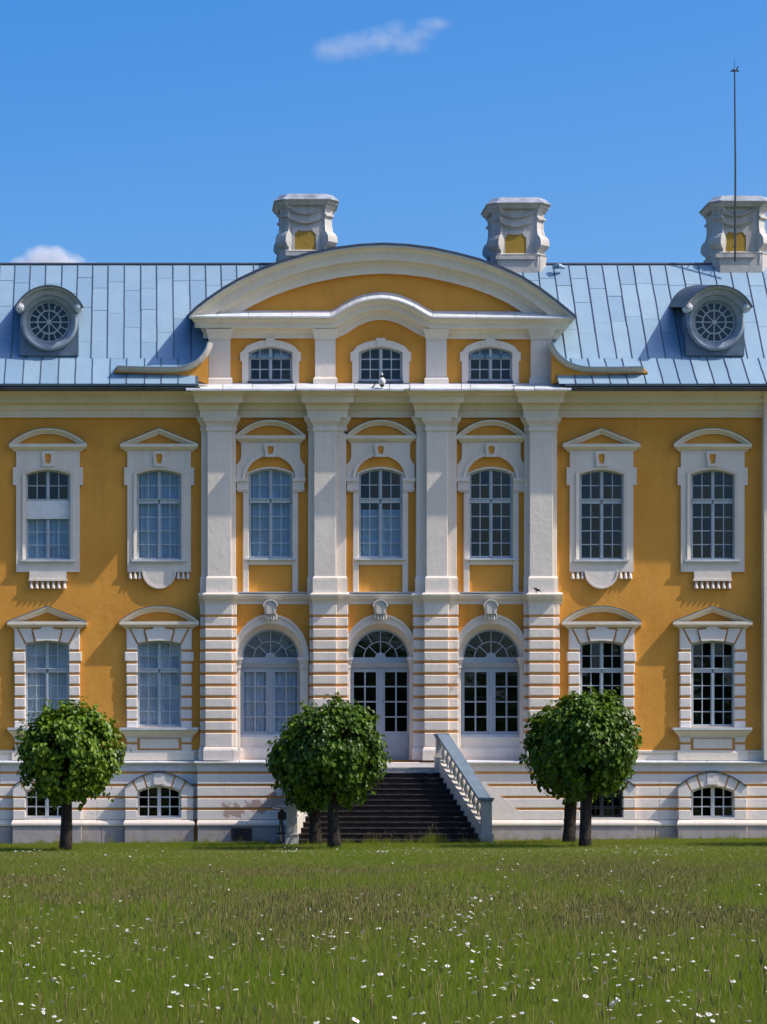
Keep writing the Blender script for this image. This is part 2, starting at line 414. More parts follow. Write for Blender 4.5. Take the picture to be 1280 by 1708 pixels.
def glazing(parent, cx, w, ytop, yspr, ybot, Yp, up, trans, low, fr=3.6, mull=2.7, munt=.78, mat='window_paint', board=None, thick=.05):
    """frame, mullion, transom and bars in one sub-part; every pane an own one"""
    m = MB()
    outer = arch_open(cx, w - 0.3, ytop + .3, yspr, ybot - .3)
    wi = w - fr
    inner = [(cx - wi, ybot - fr)] + [(cx + wi * (-1 + 2 * i / 10), yspr + 2.6 - (yspr - ytop - .6) * (1 - (-1 + 2 * i / 10) ** 2)) for i in range(11)] + [(cx + wi, ybot - fr)]
    m.strip(outer, inner, Yp - thick, Yp + .03, closed=True)
    def top(x):
        t = (x - cx) / wi
        return yspr + 2.6 - (yspr - ytop - .6) * (1 - t * t)
    m.box(cx - mull, top(cx) - 1, cx + mull, ybot - 1, Yp - thick - .012, Yp + .028)
    m.box(cx - mull * .35, top(cx) - 1, cx + mull * .35, ybot - 1, Yp - thick - .03, Yp)
    if trans:
        m.box(cx - w + 1, trans[0], cx + w - 1, trans[1], Yp - thick - .03, Yp + .026)
        m.box(cx - w + 1, trans[0] - 1.2, cx + w - 1, trans[0] + .6, Yp - thick - .06, Yp)
    cols = []
    for a_, b_ in ((cx - wi, cx - mull), (cx + mull, cx + wi)):
        mid = (a_ + b_) / 2; cols += [(a_, mid - munt), (mid + munt, b_)]
        m.box(mid - munt, top(mid) - 1, mid + munt, ybot - 2, Yp - .018, Yp + .02)
    panes = []
    for (y0, y1, n) in [z for z in (up, low) if z]:
        for r in range(n):
            ya, yb = y0 + (y1 - y0) * r / n, y0 + (y1 - y0) * (r + 1) / n
            if r: m.box(cx - wi, ya - munt, cx + wi, ya + munt, Yp - .016, Yp + .019)
            panes.append((ya + (munt if r else 0), yb - (munt if r < n - 1 else 0), r == 0 and (z_is_top := (up and y0 == up[0])) ))
    m.build('window_frame', mat, parent)
    for (ya, yb, head) in panes:
        for (xa, xb) in cols:
            if head:
                pts = [(xa, yb)] + [(xa + (xb - xa) * k / 4, top(xa + (xb - xa) * k / 4)) for k in range(5)] + [(xb, yb)]
            else: pts = rect(xa, ya, xb, yb)
            q = MB().prism(pts, Yp, Yp + .006)
            ctr = W((xa + xb) / 2, (ya + yb) / 2, Yp)
            o = q.build('pane', 'glass', parent, origin=ctr)
            o.rotation_euler = (R(rnd.uniform(-1.1, 1.1)), 0, R(rnd.uniform(-1.1, 1.1)))

def jiggle(o):
    for ch in o.children:
        if ch.name.startswith('pane'): ch.rotation_euler = (R(rnd.uniform(-1.1, 1.1)), 0, R(rnd.uniform(-1.1, 1.1)))

def curtain(parent, cx, w, y0, y1, mat, Y=0.24, folds=9):
    m = MB(); n = 60; vs = []
    A, B = W(cx - w, y0, Y), W(cx + w, y1, Y)
    ph = rnd.random() * 6
    for k in range(n + 1):
        t = k / n; d = 0.018 * math.sin(t * folds * 6.28 + ph) + 0.01 * math.sin(t * folds * 2.7 + 1 + ph)
        vs += [(A.x + (B.x - A.x) * t, Y + d, A.z), (A.x + (B.x - A.x) * t, Y + d * 1.3, B.z)]
    m.add(vs, [[2 * k, 2 * k + 1, 2 * k + 3, 2 * k + 2] for k in range(n)])
    return m.build('curtain', mat, parent, smooth=True, recalc=False)

def pediment(parent, cx, kind, hw, yapex, yend, ybase, proj, basehw, mat='pale_trim'):
    """horizontal cornice with mitred ends plus a raking or segmental cornice"""
    m = MB(); h = ybase - yend
    fl = (hw - basehw) / (proj * S)
    m.mould(cx - basehw, cx + basehw, [(ybase, 0), (ybase, proj * .28), (ybase - h * .2, proj * .34), (ybase - h * .25, proj * .55), (ybase - h * .55, proj * .82), (ybase - h * .6, proj), (yend, proj), (yend, 0)], 0, fl)
    m.build('cornice', mat, parent)
    m = MB()
    if kind == 'tri': path = [(cx - hw, yend), (cx, yapex), (cx + hw, yend)]
    else: path = [(cx + hw * t, yend - (yend - yapex) * (1 - abs(t) ** 2.15)) for t in [-1 + i / 10 for i in range(21)]]
    p = proj
    m.sweep(path, [(0, 0), (0, p * 1.02), (-2.8, p * 1.0), (-3.3, p * .8), (-6.0, p * .66), (-6.5, p * .45), (-9.5, p * .38), (-9.8, 0)], 0, ends=(0, -1))
    m.build('raking_cornice', mat, parent)
    m = MB(); m.sweep(path, [(0.8, 0), (0.8, p * 1.05), (0.0, p * 1.05), (0.05, 0)], 0, ends=(0, -1)); m.build('lead_cover', 'dark_metal', parent)

def keystone(parent, cx, y0, y1, Yf, wtop=11, wbot=8):
    hole = [(cx - 4.2, y0 + 5), (cx + 4.2, y0 + 5), (cx + 5.4, y0 + 8), (cx + 5.0, y0 + 12), (cx + 3.4, y1 - 4), (cx - 3.4, y1 - 4), (cx - 5.0, y0 + 12), (cx - 5.4, y0 + 8)]
    m = MB(); m.plate([(cx - wtop + 3, y0), (cx + wtop - 3, y0), (cx + wtop, y0 + 4), (cx + wtop - 1, y0 + 9), (cx + wbot, y1), (cx - wbot, y1), (cx - wtop + 1, y0 + 9), (cx - wtop, y0 + 4)], [hole], Yf, -.02, hb=Yf + .05)
    m.box(cx - wbot - 1.5, y1 - 1.5, cx + wbot + 1.5, y1 + .8, Yf - .015, -.02)
    m.build('keystone', 'white_stucco', parent)
    MB().prism([(cx + (x - cx) * 1.02, y) for x, y in hole], Yf + .04, Yf + .055, ref=Yf).build('keystone_inset', 'yellow_stucco', parent)

def gutta(m, cx, y0, y1, Y, w=3.3):
    A = W(cx, y0, Y); B = W(cx, y1, Y); s = 1 / S
    m.lathe((A.x, Y + .0, B.z), [(w * s, 0), (w * s * .95, .02), (w * s * .45, (A.z - B.z))], 8)

def upper_wing_window(cx, ped, apron, name='upper_window'):
    w = group_empty(name, W(cx, 954), palace)
    op = arch_open(cx, 37, 783.5, 791, 934)
    m = MB()
    outer = shift([(-53, 752), (53, 752), (53, 779.5), (58.4, 779.5), (58.4, 809), (53, 809), (53, 954), (-53, 954), (-53, 809), (-58.4, 809), (-58.4, 779.5), (-53, 779.5)], cx)
    m.plate(outer, [op], -.085, -.002, hb=.18)
    m.strip(arch_open(cx, 37, 783.5, 791, 934, off=5.5), op, -.125, -.05, closed=True, Yf2=-.10)
    m.build('surround', 'white_stucco', w)
    keystone(w, cx, 752, 777, -.15)
    pediment(w, cx, ped, 65, 714, 740, 753, .24, 55)
    m = MB(); m.box(cx - 46, 933, cx + 46, 936.4, -.17, .05); m.build('sill', 'flashing', w)
    m = MB()
    if apron == 'round':
        m.prism([(cx + x, y) for x, y in ell(0, 952, 27.5, 29, 180, 360, 18)], -.10, -.002)
        m.build('apron', 'white_stucco', w)
        m = MB(); m.strip([(cx + x, y) for x, y in ell(0, 952, 28.5, 30, 180, 360, 18)], [(cx + x, y) for x, y in ell(0, 952, 25.5, 27, 180, 360, 18)], -.125, -.01); m.build('apron_rim', 'white_stucco', w)
        gs = [(cx + k, 953, 966, -.05, 3.3) for k in (-48, -40, -32, 32, 40, 48)]
    else:
        m.box(cx - 31, 953, cx + 31, 967, -.11, -.002); m.box(cx - 32.5, 966, cx + 32.5, 969, -.14, -.002)
        m.build('apron', 'white_stucco', w)
        gs = [(cx - 27.6 + 9.2 * k, 969, 982, -.07, 3.5) for k in range(7)]
    for (gx, ga, gb, gy, gw_) in gs:
        m = MB(); gutta(m, gx, ga, gb, gy, gw_); m.build('gutta', 'white_stucco', w, smooth=True)
    return w

# upper wing windows: two kinds, copied to the other wing, glazing own to each
WING_UP = [(0, 'seg', 'rect'), (1, 'tri', 'round'), (5, 'tri', 'round'), (6, 'seg', 'rect')]
for i, ped, ap in WING_UP:
    cx = BAYS[i]
    w = upper_wing_window(cx, ped, ap)
    if i == 0:
        glazing(w, cx, 37, 783.5, 791, 934, .14, (787, 833.5, 2), (833.5, 866), (866, 931, 3))
        m = MB(); m.box(cx - 36.5, 835, cx + 36.5, 865.5, .03, .06); m.build('roller_blind_box', 'lamp_white', w)
    else:
        glazing(w, cx, 37, 783.5, 791, 934, .14, (787, 833, 2), (833, 840), (840, 931, 4))
    if i < 2: curtain(w, cx, 36.8, 781 if i else 842, 936, 'curtain_blue')

# ---- upper windows of the middle
def upper_centre_window(cx):
    w = group_empty('arched_upper_window', W(cx, 990), palace)
    m = MB()
    half = [(49, 739), (49, 760), (50, 766), (53, 771), (57, 775), (57, 797), (41, 797)] 
    arch = [(x, y) for x, y in ell(0, 797, 41, 37, 0, 180, 20)]
    pts = [(-x, y) for x, y in half[::-1]][0:] 
    poly = [(49, 739), (49, 760), (50, 766), (53, 771), (57, 775), (57, 797)] + arch + [(-57, 797), (-57, 775), (-53, 771), (-50, 766), (-49, 760), (-49, 739)]
    m.prism(shift(poly, cx), -.09, -.002); m.build('surround', 'white_stucco', w)
    m = MB(); m.strip(shift(ell(0, 797, 47, 43, 180, 0, 20), cx), shift(ell(0, 797, 41, 37, 180, 0, 20), cx), -.13, -.003, Yf2=-.11); m.build('archivolt', 'white_stucco', w)
    keystone(w, cx, 739, 761, -.17)
    pediment(w, cx, 'seg', 58.5, 700, 726, 739, .24, 49)
    for s in (-1, 1):
        m = MB()
        for (xa, xb, ya, yb, p) in ((37, 58.5, 797, 802.5, .17), (37, 57, 802.5, 806, .13), (37, 56, 806, 815, .12), (37, 57, 815, 817.5, .14), (37, 55, 817.5, 820.5, .11)):
            m.box(cx + min(s * xa, s * xb), ya, cx + max(s * xa, s * xb), yb, -p, -.002)
        m.build('impost', 'white_stucco', w)
        m = MB(); m.block(cx + min(s * 36.5, s * 46), 820.5, cx + max(s * 36.5, s * 46), 989, -.08, -.002, .9); m.build('jamb', 'white_stucco', w)
    m = MB(); m.strip(arch_open(cx, 36.3, 781.6, 790, 932, off=3), arch_open(cx, 36.3, 781.6, 790, 932), -.035, .18, closed=True); m.build('reveal', 'white_stucco', w)
    m = MB(); m.box(cx - 43, 931, cx + 43, 934, -.15, .05); m.build('sill', 'flashing', w)
    m = MB(); m.box(cx - 36.4, 934, cx + 36.4, 942, -.06, -.002); m.build('sill_band', 'pale_trim', w)
    return w
proto = upper_centre_window(BAYS[2])
glazing(proto, BAYS[2], 36.3, 781.6, 790, 931, .14, (786, 832, 2), (832, 839), (839, 928, 4))
for i in (3, 4):
    o = copy_tree(proto, None, dx_of(BAYS[2], BAYS[i])); jiggle(o)
curtain(proto, BAYS[2], 36, 779, 934, 'curtain_blue')
curtain([o for o in palace.children if o.name.startswith('arched_upper_window')][1], BAYS[3], 36, 850, 934, 'curtain_blue', folds=7)

# ---- string course between the floors
UP = [(336, 346, 386, 393.6), (515, 524, 561, 577.6), (695, 711.7, 747, 762), (876, 884, 923, 929.5)]
LO = [(334, 342, 388, 395), (517, 522, 562, 581), (690, 708, 749, 765), (875, 883, 925, 934)]
PF, PB = -.47, -.25
sc_prof = [(1008, 0), (1008, .03), (1002, .06), (999, .14), (994, .19), (993, .22), (990.5, .22), (989, .10), (988, 0)]
m = MB(); m.mould(332, 938, sc_prof, 0.0, 0.1)
m.build('string_course', 'white_stucco', palace)
for (bl, fl, frr, br) in LO:
    m = MB(); m.mould(bl, br, sc_prof, PB + .03, .25); m.mould(fl, frr, [(y - .05, p) for y, p in sc_prof], PF + .03, .35)
    m.build('string_course_break', 'white_stucco', palace)
for xa, xb in ((334, 452), (452, 576), (576, 700), (700, 820), (820, 936)):
    m = MB(); m.box(xa + .6, 987.2, xb - .6, 988.6, -.235, -.003); m.build('flashing_strip', 'flashing', palace)

# ---- pilasters of the upper floor
for k, (bl, fl, frr, br) in enumerate(UP):
    p = group_empty('pilaster', W((fl + frr) / 2, 990, PF), palace)
    m = MB(); m.block(fl, 700, frr, 989, PF, -.002, .8); m.block(bl, 701, br, 988.9, PB, -.004, .8); m.build('shaft', 'white_stucco', p)
    cap = [(719, 0), (719, .025), (715, .04), (713, .025), (712, .02), (708, .045), (703, .11), (702, .13), (698, .15), (694.5, .17), (694.5, 0)]
    m = MB(); m.mould(fl, frr, cap, PF, .9); m.mould(bl, br, [(y + .1, pp) for y, pp in cap], PB, .9); m.build('capital', 'white_stucco', p)
    bas = [(989.5, 0), (989.5, .055), (967, .055), (964, .05), (961.5, .01), (961, 0)]
    m = MB(); m.mould(fl, frr, bas, PF, .7); m.mould(bl, br, [(y + .1, pp) for y, pp in bas], PB, .7); m.build('base', 'white_stucco', p)

# ---- rusticated piers of the ground floor
for k, (bl, fl, frr, br) in enumerate(LO):
    p = group_empty('rusticated_pier', W((fl + frr) / 2, 1268, PF), palace)
    m = MB(); m.box(fl + 1, 1008, frr - 1, 1247, PF + .022, -.003); m.box(bl + 1, 1008.2, br - 1, 1247, PB + .022, -.004); m.build('joint_backing', 'ochre_groove', p)
    ys_ = [1005.5] + [1029.4 + 19.35 * j for j in range(12)]
    for j in range(12):
        ya = ys_[j]; yb = 1025.6 if j == 0 else ys_[j] + 14.7
        if j == 11: yb = 1246
        e = rnd.uniform(-.25, .25)
        m = MB(); m.block(fl + e * .6, ya, frr + e * .5, yb + e * .3, PF + rnd.uniform(-.004, .004), -.005); m.block(bl + e, ya, br - e, yb, PB, -.006); m.build('block', 'white_stucco', p)
    bs = [(1268.4, 0), (1268.4, .07), (1252, .07), (1249, .05), (1246.2, .012), (1246, 0)]
    m = MB(); m.mould(fl, frr, bs, PF, .7); m.mould(bl, br, [(y + .1, q) for y, q in bs], PB, .7); m.build('base', 'white_stucco', p)

# ---- arched doors and door-height windows of the middle
def fan_arch(cx, kind):
    w = group_empty('arched_door' if kind == 'door' else 'arched_window', W(cx, 1268), palace)
    yb = 1268.5 if kind == 'door' else 1246
    m = MB(); m.strip(shift(ell(0, 1097, 63.8, 73, 180, 0, 24), cx), shift(ell(0, 1097, 55.8, 57.3, 180, 0, 24), cx), -.10, .01, Yf2=-.08)
    m.strip(shift(ell(0, 1097, 63.8, 73, 180, 0, 24), cx), shift(ell(0, 1097, 61.3, 69, 180, 0, 24), cx), -.13, -.05)
    m.build('archivolt', 'white_stucco', w)
    # splayed inner arch
    m = MB(); m.strip(shift(ell(0, 1097, 55.7, 57.2, 180, 0, 24), cx), shift(ell(0, 1097, 47.5, 47, 180, 0, 24), cx), .02, .5, Yf2=.36); m.build('splay', 'white_stucco', w)
    for s in (-1, 1):
        m = MB()
        for (xa, xb, ya, yb_, p) in ((46, 64, 1096, 1101, .20), (48, 63.4, 1101, 1106, .16), (49.5, 63, 1106, 1112, .12), (49, 63.2, 1112, 1114.5, .14)):
            m.box(cx + min(s * xa, s * xb), ya, cx + max(s * xa, s * xb), yb_, -p, .42)
        m.build('impost', 'white_stucco', w)
        m = MB(); m.block(cx + min(s * 50.5, s * 63), 1114.5, cx + max(s * 50.5, s * 63), 1247, -.08, .42, .9)
        m.box(cx + min(s * 50.0, s * 64), 1247, cx + max(s * 50.0, s * 64), 1268.2, -.11, .42); m.build('jamb', 'white_stucco', w)
    # console keystone
    m = MB()
    m.prism(shift([(-9, 1024), (-10.5, 1014), (-12, 1008)] + ell(0, 1009, 12, 10, 180, 0, 12)[1:-1] + [(12, 1008), (10.5, 1014), (9, 1024)], cx), -.30, -.05)
    m.strip(shift(ell(0, 1010, 12.6, 10.8, 190, -10, 14), cx), shift(ell(0, 1010, 9.8, 8.2, 190, -10, 14), cx), -.335, -.2)
    for q in (-6, 6): m.box(cx + q - 1, 1008, cx + q + 1, 1022, -.315, -.2)
    for q, d in ((-8.5, 4), (-4, 6), (.5, 5), (4.5, 7), (9, 6)): gutta(m, cx + q, 1023, 1027 + d, -.24, 2.2)
    m.build('console_keystone', 'stone_trim', w)
    # fanlight
    Y = .40; pm = 'door_paint'
    m = MB(); rx, ry = 47.6, 47
    m.strip(shift(ell(0, 1097, rx, ry, 180, 0, 24), cx), shift(ell(0, 1097, rx - 2.6, ry - 2.6, 180, 0, 24), cx), Y - .05, Y + .05)
    m.strip(shift(ell(0, 1097, 28.6, 27.5, 180, 0, 20), cx), shift(ell(0, 1097, 27, 26, 180, 0, 20), cx), Y - .03, Y + .03)
    m.prism(shift(ell(0, 1097, 9, 8.6, 180, 0, 12), cx), Y - .05, Y + .03)
    def spoke(a, r0, r1, ww=.75):
        c0, s0 = math.cos(R(a)), math.sin(R(a)); pts = []
        for r_, sg in ((r0, 1), (r1, 1), (r1, -1), (r0, -1)): pts.append((cx + c0 * r_ - s0 * sg * ww, 1097 - s0 * r_ * .985 - c0 * sg * ww))
        m.prism(pts, Y - .022, Y + .022)
    for a in (30, 60, 90, 120, 150): spoke(a, 27.5, 46)
    for a in (45, 90, 135): spoke(a, 8, 27.5)
    m.build('fanlight_bars', pm, w)
    for r0, r1, st in ((28.4, 45.2, 30), (8.6, 27, 45)):
        for k in range(180 // st):
            a0, a1 = k * st + (1.3 if r0 > 20 else 3), (k + 1) * st - (1.3 if r0 > 20 else 3)
            if k == 0: a0 = 0.5
            if k == 180 // st - 1: a1 = 179.5
            pts = shift(ell(0, 1097, r1, r1 * .985, a0, a1, 5), cx) + shift(ell(0, 1097, r0, r0 * .97, a1, a0, 4), cx)
            q = MB().prism(pts, Y, Y + .006); o = q.build('pane', 'glass', w)
    # transom
    m = MB(); m.box(cx - 50, 1096.5, cx + 50, 1106, Y - .07, Y + .06); m.mould(cx - 49.5, cx + 49.5, [(1113, 0), (1113, .03), (1109, .06), (1106, .10), (1105, .10), (1105, 0)], Y - .05, 0)
    m.box(cx - 50.2, 1111.5, cx + 50.2, 1114.6, Y - .06, Y + .05)
    m.build('transom', pm, w)
    ybl = 1268 if kind == 'door' else 1225.5
    for s in (-1, 1):
        xa, xb = (cx - 50, cx - .3) if s < 0 else (cx + .3, cx + 50)
        leaf = MB(); hs = [] ; cells = []
        x0, x1 = (xa + 5.5, xb - 7.0) if s < 0 else (xa + 7.0, xb - 5.5)
        mid = (x0 + x1) / 2
        for r_ in range(4):
            ya, y2 = 1120 + 25.3 * r_ + 1.1, 1120 + 25.3 * (r_ + 1) - 1.1
            for (p0, p1) in ((x0, mid - 1.2), (mid + 1.2, x1)): hs.append(rect(p0, ya, p1, y2)); cells.append((p0, ya, p1, y2))
        leaf.plate(rect(xa, 1114.5, xb, ybl), hs, Y - .03, Y + .04, hb=Y + .03)
        if kind == 'door':
            leaf.strip([(x0, 1228), (x1, 1228), (x1, 1262), (x0, 1262)], [(x0 + 2.5, 1230.5), (x1 - 2.5, 1230.5), (x1 - 2.5, 1259.5), (x0 + 2.5, 1259.5)], Y - .05, Y - .03, closed=True)
        leaf.box((xb if s < 0 else xa) - 2.2, 1115, (xb if s < 0 else xa) + 2.2, ybl - .3, Y - (.062 if s < 0 else .055), Y - .01)
        leaf.build('door_leaf' if kind == 'door' else 'casement', pm, w)
        for (p0, ya, p1, y2) in cells:
            o = MB().box(p0 - .3, ya - .3, p1 + .3, y2 + .3, Y, Y + .006).build('pane', 'glass', w, origin=W((p0 + p1) / 2, (ya + y2) / 2, Y))
            o.rotation_euler = (R(rnd.uniform(-.4, .4)), 0, R(rnd.uniform(-.4, .4)))
    if kind != 'door':
        m = MB(); m.box(cx - 51, 1225.4, cx + 51, 1229.5, Y - .12, Y + .05); m.build('sill', 'flashing', w)
        m = MB(); m.box(cx - 51, 1229.5, cx + 51, 1247, .22, .5); m.mould(cx - 51, cx + 51, [(1268.3, 0), (1268.3, .12), (1250, .12), (1247, .06), (1246.5, 0)], .22, 0); m.build('parapet', 'white_stucco', w)
    else:
        m = MB(); lx = W(cx + 3, 1150, Y - .06); m.tube([(lx.x, Y - .06, 4.3), (lx.x, Y - .13, 4.3), (lx.x + .12, Y - .13, 4.3)], .014, 6); m.build('door_handle', 'dark_metal', w)
    return w
for i, k in ((2, 'win'), (3, 'door'), (4, 'win')):
    w = fan_arch(BAYS[i], k)
    if i == 2:
        curtain(w, BAYS[i], 49, 1114, 1228, 'curtain_grey', .50, 11)
        MB().prism(shift(ell(0, 1097, 49, 48.5, 180, 0, 20), BAYS[i]), .47, .48).build('fan_blind', 'fan_blind', w)

# ---- ground floor wing windows
def ground_window(cx, ped):
    w = group_empty('ground_floor_window', W(cx, 1268), palace)
    op = arch_open(cx, 36, 1069, 1074, 1212)
    m = MB(); m.plate(rect(cx - 53.5, 1045, cx + 53.5, 1214), [arch_open(cx, 36, 1069, 1074, 1212, off=1.8)], -.098, -.002, hb=-.01); m.build('joint_backing', 'ochre_groove', w)
    m = MB(); m.strip(arch_open(cx, 36, 1069, 1074, 1212, off=1.5), op, -.06, .17, closed=True); m.build('reveal', 'white_stucco', w)
    rows = [(1087.6, 1103, 57.5), (1107.3, 1122, 55), (1126, 1141, 54.5), (1145, 1160.3, 54.8), (1164.6, 1179.6, 54.5), (1184, 1199, 54.8), (1202.6, 1214, 54.5)]
    for s in (-1, 1):
        for (ya, yb, xo) in rows:
            e = rnd.uniform(-.4, .4)
            m = MB(); m.block(cx + min(s * 36.2, s * (xo + e)), ya + e * .4, cx + max(s * 36.2, s * (xo + e)), yb, -.125 + rnd.uniform(-.006, .006), .02); m.build('block', 'basement_stucco', w)
        pts = [(50.8, 1048), (54.5, 1048), (54.5, 1083.5), (36.2, 1083.5), (36.2, 1075.5), (38.2, 1073.5)]
        m = MB(); m.bprism([(cx + s * x, y) for x, y in pts], -.125, .02); m.build('block', 'basement_stucco', w)
        pts = [(26.6, 1048), (47.8, 1048), (35.2, 1072.6), (21.6, 1070.4)]
        m = MB(); m.bprism([(cx + s * x, y) for x, y in pts], -.135, .02); m.build('voussoir', 'basement_stucco', w)
    m = MB(); m.prism(shift([(-23.6, 1051), (-11, 1049), (-8, 1045), (8, 1045), (11, 1049), (23.6, 1051), (18.4, 1069.5), (0, 1068.2), (-18.4, 1069.5)], cx), -.19, .02); m.build('keystone', 'basement_stucco', w)
    pediment(w, cx, ped, 66.5, 1011, 1036.5, 1049.5, .29, 53.5)
    m = MB(); m.box(cx - 66, 1213.6, cx + 66, 1217.6, -.31, .05); m.build('sill', 'flashing', w)
    m = MB(); m.mould(cx - 53.5, cx + 53.5, [(1232, 0), (1232, .05), (1228, .07), (1223, .17), (1221, .22), (1217.8, .24), (1217.8, 0)], 0, .9); m.build('sill_moulding', 'pale_trim', w)
    m = MB(); m.box(cx - 53.2, 1231, cx + 53.2, 1253, -.06, -.002); m.build('joint_backing', 'ochre_groove', w)
    for s in (-1, 1):
        for ya, yb in ((1230, 1238.3), (1242, 1253)):
            m = MB(); m.block(cx + min(s * 37, s * 54.3), ya, cx + max(s * 37, s * 54.3), yb, -.10, -.003); m.build('block', 'pale_trim', w)
    m = MB(); m.block(cx - 32.4, 1232.5, cx + 32.4, 1249, -.10, -.003); m.build('panel', 'pale_trim', w)
    m = MB(); m.mould(cx - 57, cx + 57, [(1268.3, 0), (1268.3, .15), (1256, .15), (1253, .13), (1251.5, .08), (1251.5, 0)], 0, .2); m.build('pedestal', 'pale_trim', w)
    return w
gw = {}
for i, ped in ((0, 'tri'), (1, 'seg'), (5, 'seg'), (6, 'tri')):
    cx = BAYS[i] - (1.5 if i == 0 else 0)
    w = gw[i] = ground_window(cx, ped)
    glazing(w, cx, 36, 1069, 1074, 1212, .12, (1073, 1115.5, 2), (1115.5, 1122), (1122, 1209, 4), mull=2.9)
    if i < 2: curtain(w, cx, 35.8, 1066, 1214, 'curtain_grey', .22, 8)

# base course of the wings above the basement
for xa, xb in ((XL, 333), (936, XR)):
    m = MB(); m.mould(xa, xb, [(1268.2, 0), (1268.2, .07), (1260, .07), (1258, .05), (1256, .05), (1255, .09), (1252.5, .09), (1251.5, 0)], 0, 0); m.build('base_course', 'pale_trim', palace)

# ---- basement
BW, BK, BC = -.20, -.43, -.52          # faces: wings, window blocks, middle
bcx = [BAYS[0] - 1.5, BAYS[1], BAYS[5], BAYS[6]]
cut = [arch_open(c0, 38, 1309, 1318, 1365) for c0 in bcx]
basement = group_empty('basement_wall', (0, -.2, 0), palace)
m = MB(); m.plate(rect(XL, 1271, XR, 1420), cut, BW + .02, .25, hb=.12); m.build('joint_backing', 'ochre_groove', basement)
m = MB(); m.box(330, 1271.2, 940, 1420, BC + .02, BW + .1); m.build('joint_backing', 'ochre_groove', basement)
COURSES = [(1271.6, 1287.0), (1291.2, 1308.0), (1312.3, 1328.0), (1332.2, 1347.5), (1351.7, 1367.5)]
segs = [(bcx[1] + 57, 329.6), (940.2, bcx[2] - 57), (XL, -60), (-60, bcx[0] - 57), (bcx[0] + 57, 160), (160, bcx[1] - 57), (bcx[2] + 57, 1100), (1100, bcx[3] - 57), (bcx[3] + 57, 1400), (1400, XR)]
for j, (ya, yb) in enumerate(COURSES):
    if j < 2: ss = [(XL, 0), (0, 172), (172, 329.6), (940.2, 1100), (1100, 1290), (1290, XR)]
    else: ss = segs
    for xa, xb in ss:
        m = MB(); m.block(xa, ya, xb - .05, yb, BW + rnd.uniform(-.003, .003), BW + .06, .8); m.build('course', 'basement_stucco', basement)
    cs = [(329, 478), (478, 640), (640, 800), (800, 941)]
    for xa, xb in cs:
        m = MB(); m.block(xa, ya, xb - .05, yb, BC + rnd.uniform(-.003, .003), BW + .1, .8); m.build('course', 'basement_stucco', basement)
m = MB(); m.prism([(742, 1289), (790, 1289), (815, 1310.5), (838, 1330.5), (862, 1350), (872, 1359), (872, 1367.4), (742, 1367.4)], BC - .004, BC + .05); m.build('plain_plaster', 'basement_stucco', basement)
# cap of the basement: sheet metal ledge in lengths
for xa, xb, yf in [(XL, -60, BW), (-60, 60, BW), (60, 200, BW), (200, 324, BW), (324, 400, BC), (400, 520, BC), (520, 592, BC), (752, 860, BC), (860, 946, BC), (946, 1060, BW), (1060, 1180, BW), (1180, 1300, BW), (1300, 1420, BW), (1420, XR, BW)]:
    m = MB(); dy = rnd.uniform(-.3, .3)
    A = W(xa, 1267.6 + dy, -.02); B = W(xb, 1267.6, -.02); Cc = W(xa, 1271.3 + dy, yf - .13); Dd = W(xb, 1271.3, yf - .13)
    th = .035
    m.hexa([(A.x, -.0, A.z - .1), (B.x - .015, -.0, B.z - .1), (Dd.x - .015, yf - .13, Dd.z - th), (Cc.x, yf - .13, Cc.z - th), (A.x, -.0, A.z), (B.x - .015, -.0, B.z), (Dd.x - .015, yf - .13, Dd.z), (Cc.x, yf - .13, Cc.z)])
    m.build('ledge_flashing', 'flashing', palace)
# ledge and plinth
led = [(1378, 0), (1378, .085), (1375.5, .095), (1373, .085), (1369.5, .04), (1368, 0)]
for xa, xb, yf in ((XL, bcx[0] - 58, BW), (bcx[0] + 58, bcx[1] - 58, BW), (bcx[2] + 58, bcx[3] - 58, BW), (bcx[3] + 58, XR, BW)):
    m = MB(); m.mould(xa, xb, led, yf, 0); m.build('plinth_ledge', 'white_stucco', palace)
    xm = [xa, (xa * .55 + xb * .45), xb]
    for q in range(2):
        m = MB(); m.block(xm[q] + .2, 1378.3, xm[q + 1] - .3, 1424, yf - .055, yf + .1, .9); m.build('plinth_slab', 'plinth_stucco', palace)
m = MB(); m.mould(330.5, 939.5, led, BC, .4); m.build('plinth_ledge', 'white_stucco', palace)
for xa, xb in ((329.5, 386), (421, 500), (500, 800), (800, 940.5)):
    m = MB(); m.block(xa, 1378.3, xb - .3, 1424, BC - .055, BC + .1, .9); m.build('plinth_slab', 'plinth_stucco', palace)
m = MB(); m.box(386, 1378.3, 421, 1381, BC - .05, BC + .1); m.box(386, 1404, 421, 1424, BC - .05, BC + .1); m.build('plinth_slab', 'plinth_stucco', palace)
vg = group_empty('vent_grille', W(403, 1404, BC), palace)
m = MB(); m.strip(rect(387, 1381, 420, 1404), rect(389, 1383, 418, 1402), BC - .05, BC + .05, closed=True); m.build('grille_frame', 'gutter_metal', vg)
m = MB(); m.box(387, 1381, 420, 1404, BC + .06, BC + .08); m.build('grille_back', 'interior', vg)
for k in range(8):
    A = W(389, 1383.5 + 2.4 * k, BC - .03); B = W(418, 1385.1 + 2.4 * k, BC - .03)
    m = MB(); m.hexa([(A.x, BC - .045, B.z), (B.x, BC - .045, B.z), (B.x, BC + .02, B.z + .02), (A.x, BC + .02, B.z + .02), (A.x, BC - .045, B.z + .012), (B.x, BC - .045, B.z + .012), (B.x, BC + .02, B.z + .032), (A.x, BC + .02, B.z + .032)]); m.build('slat', 'gutter_metal', vg)

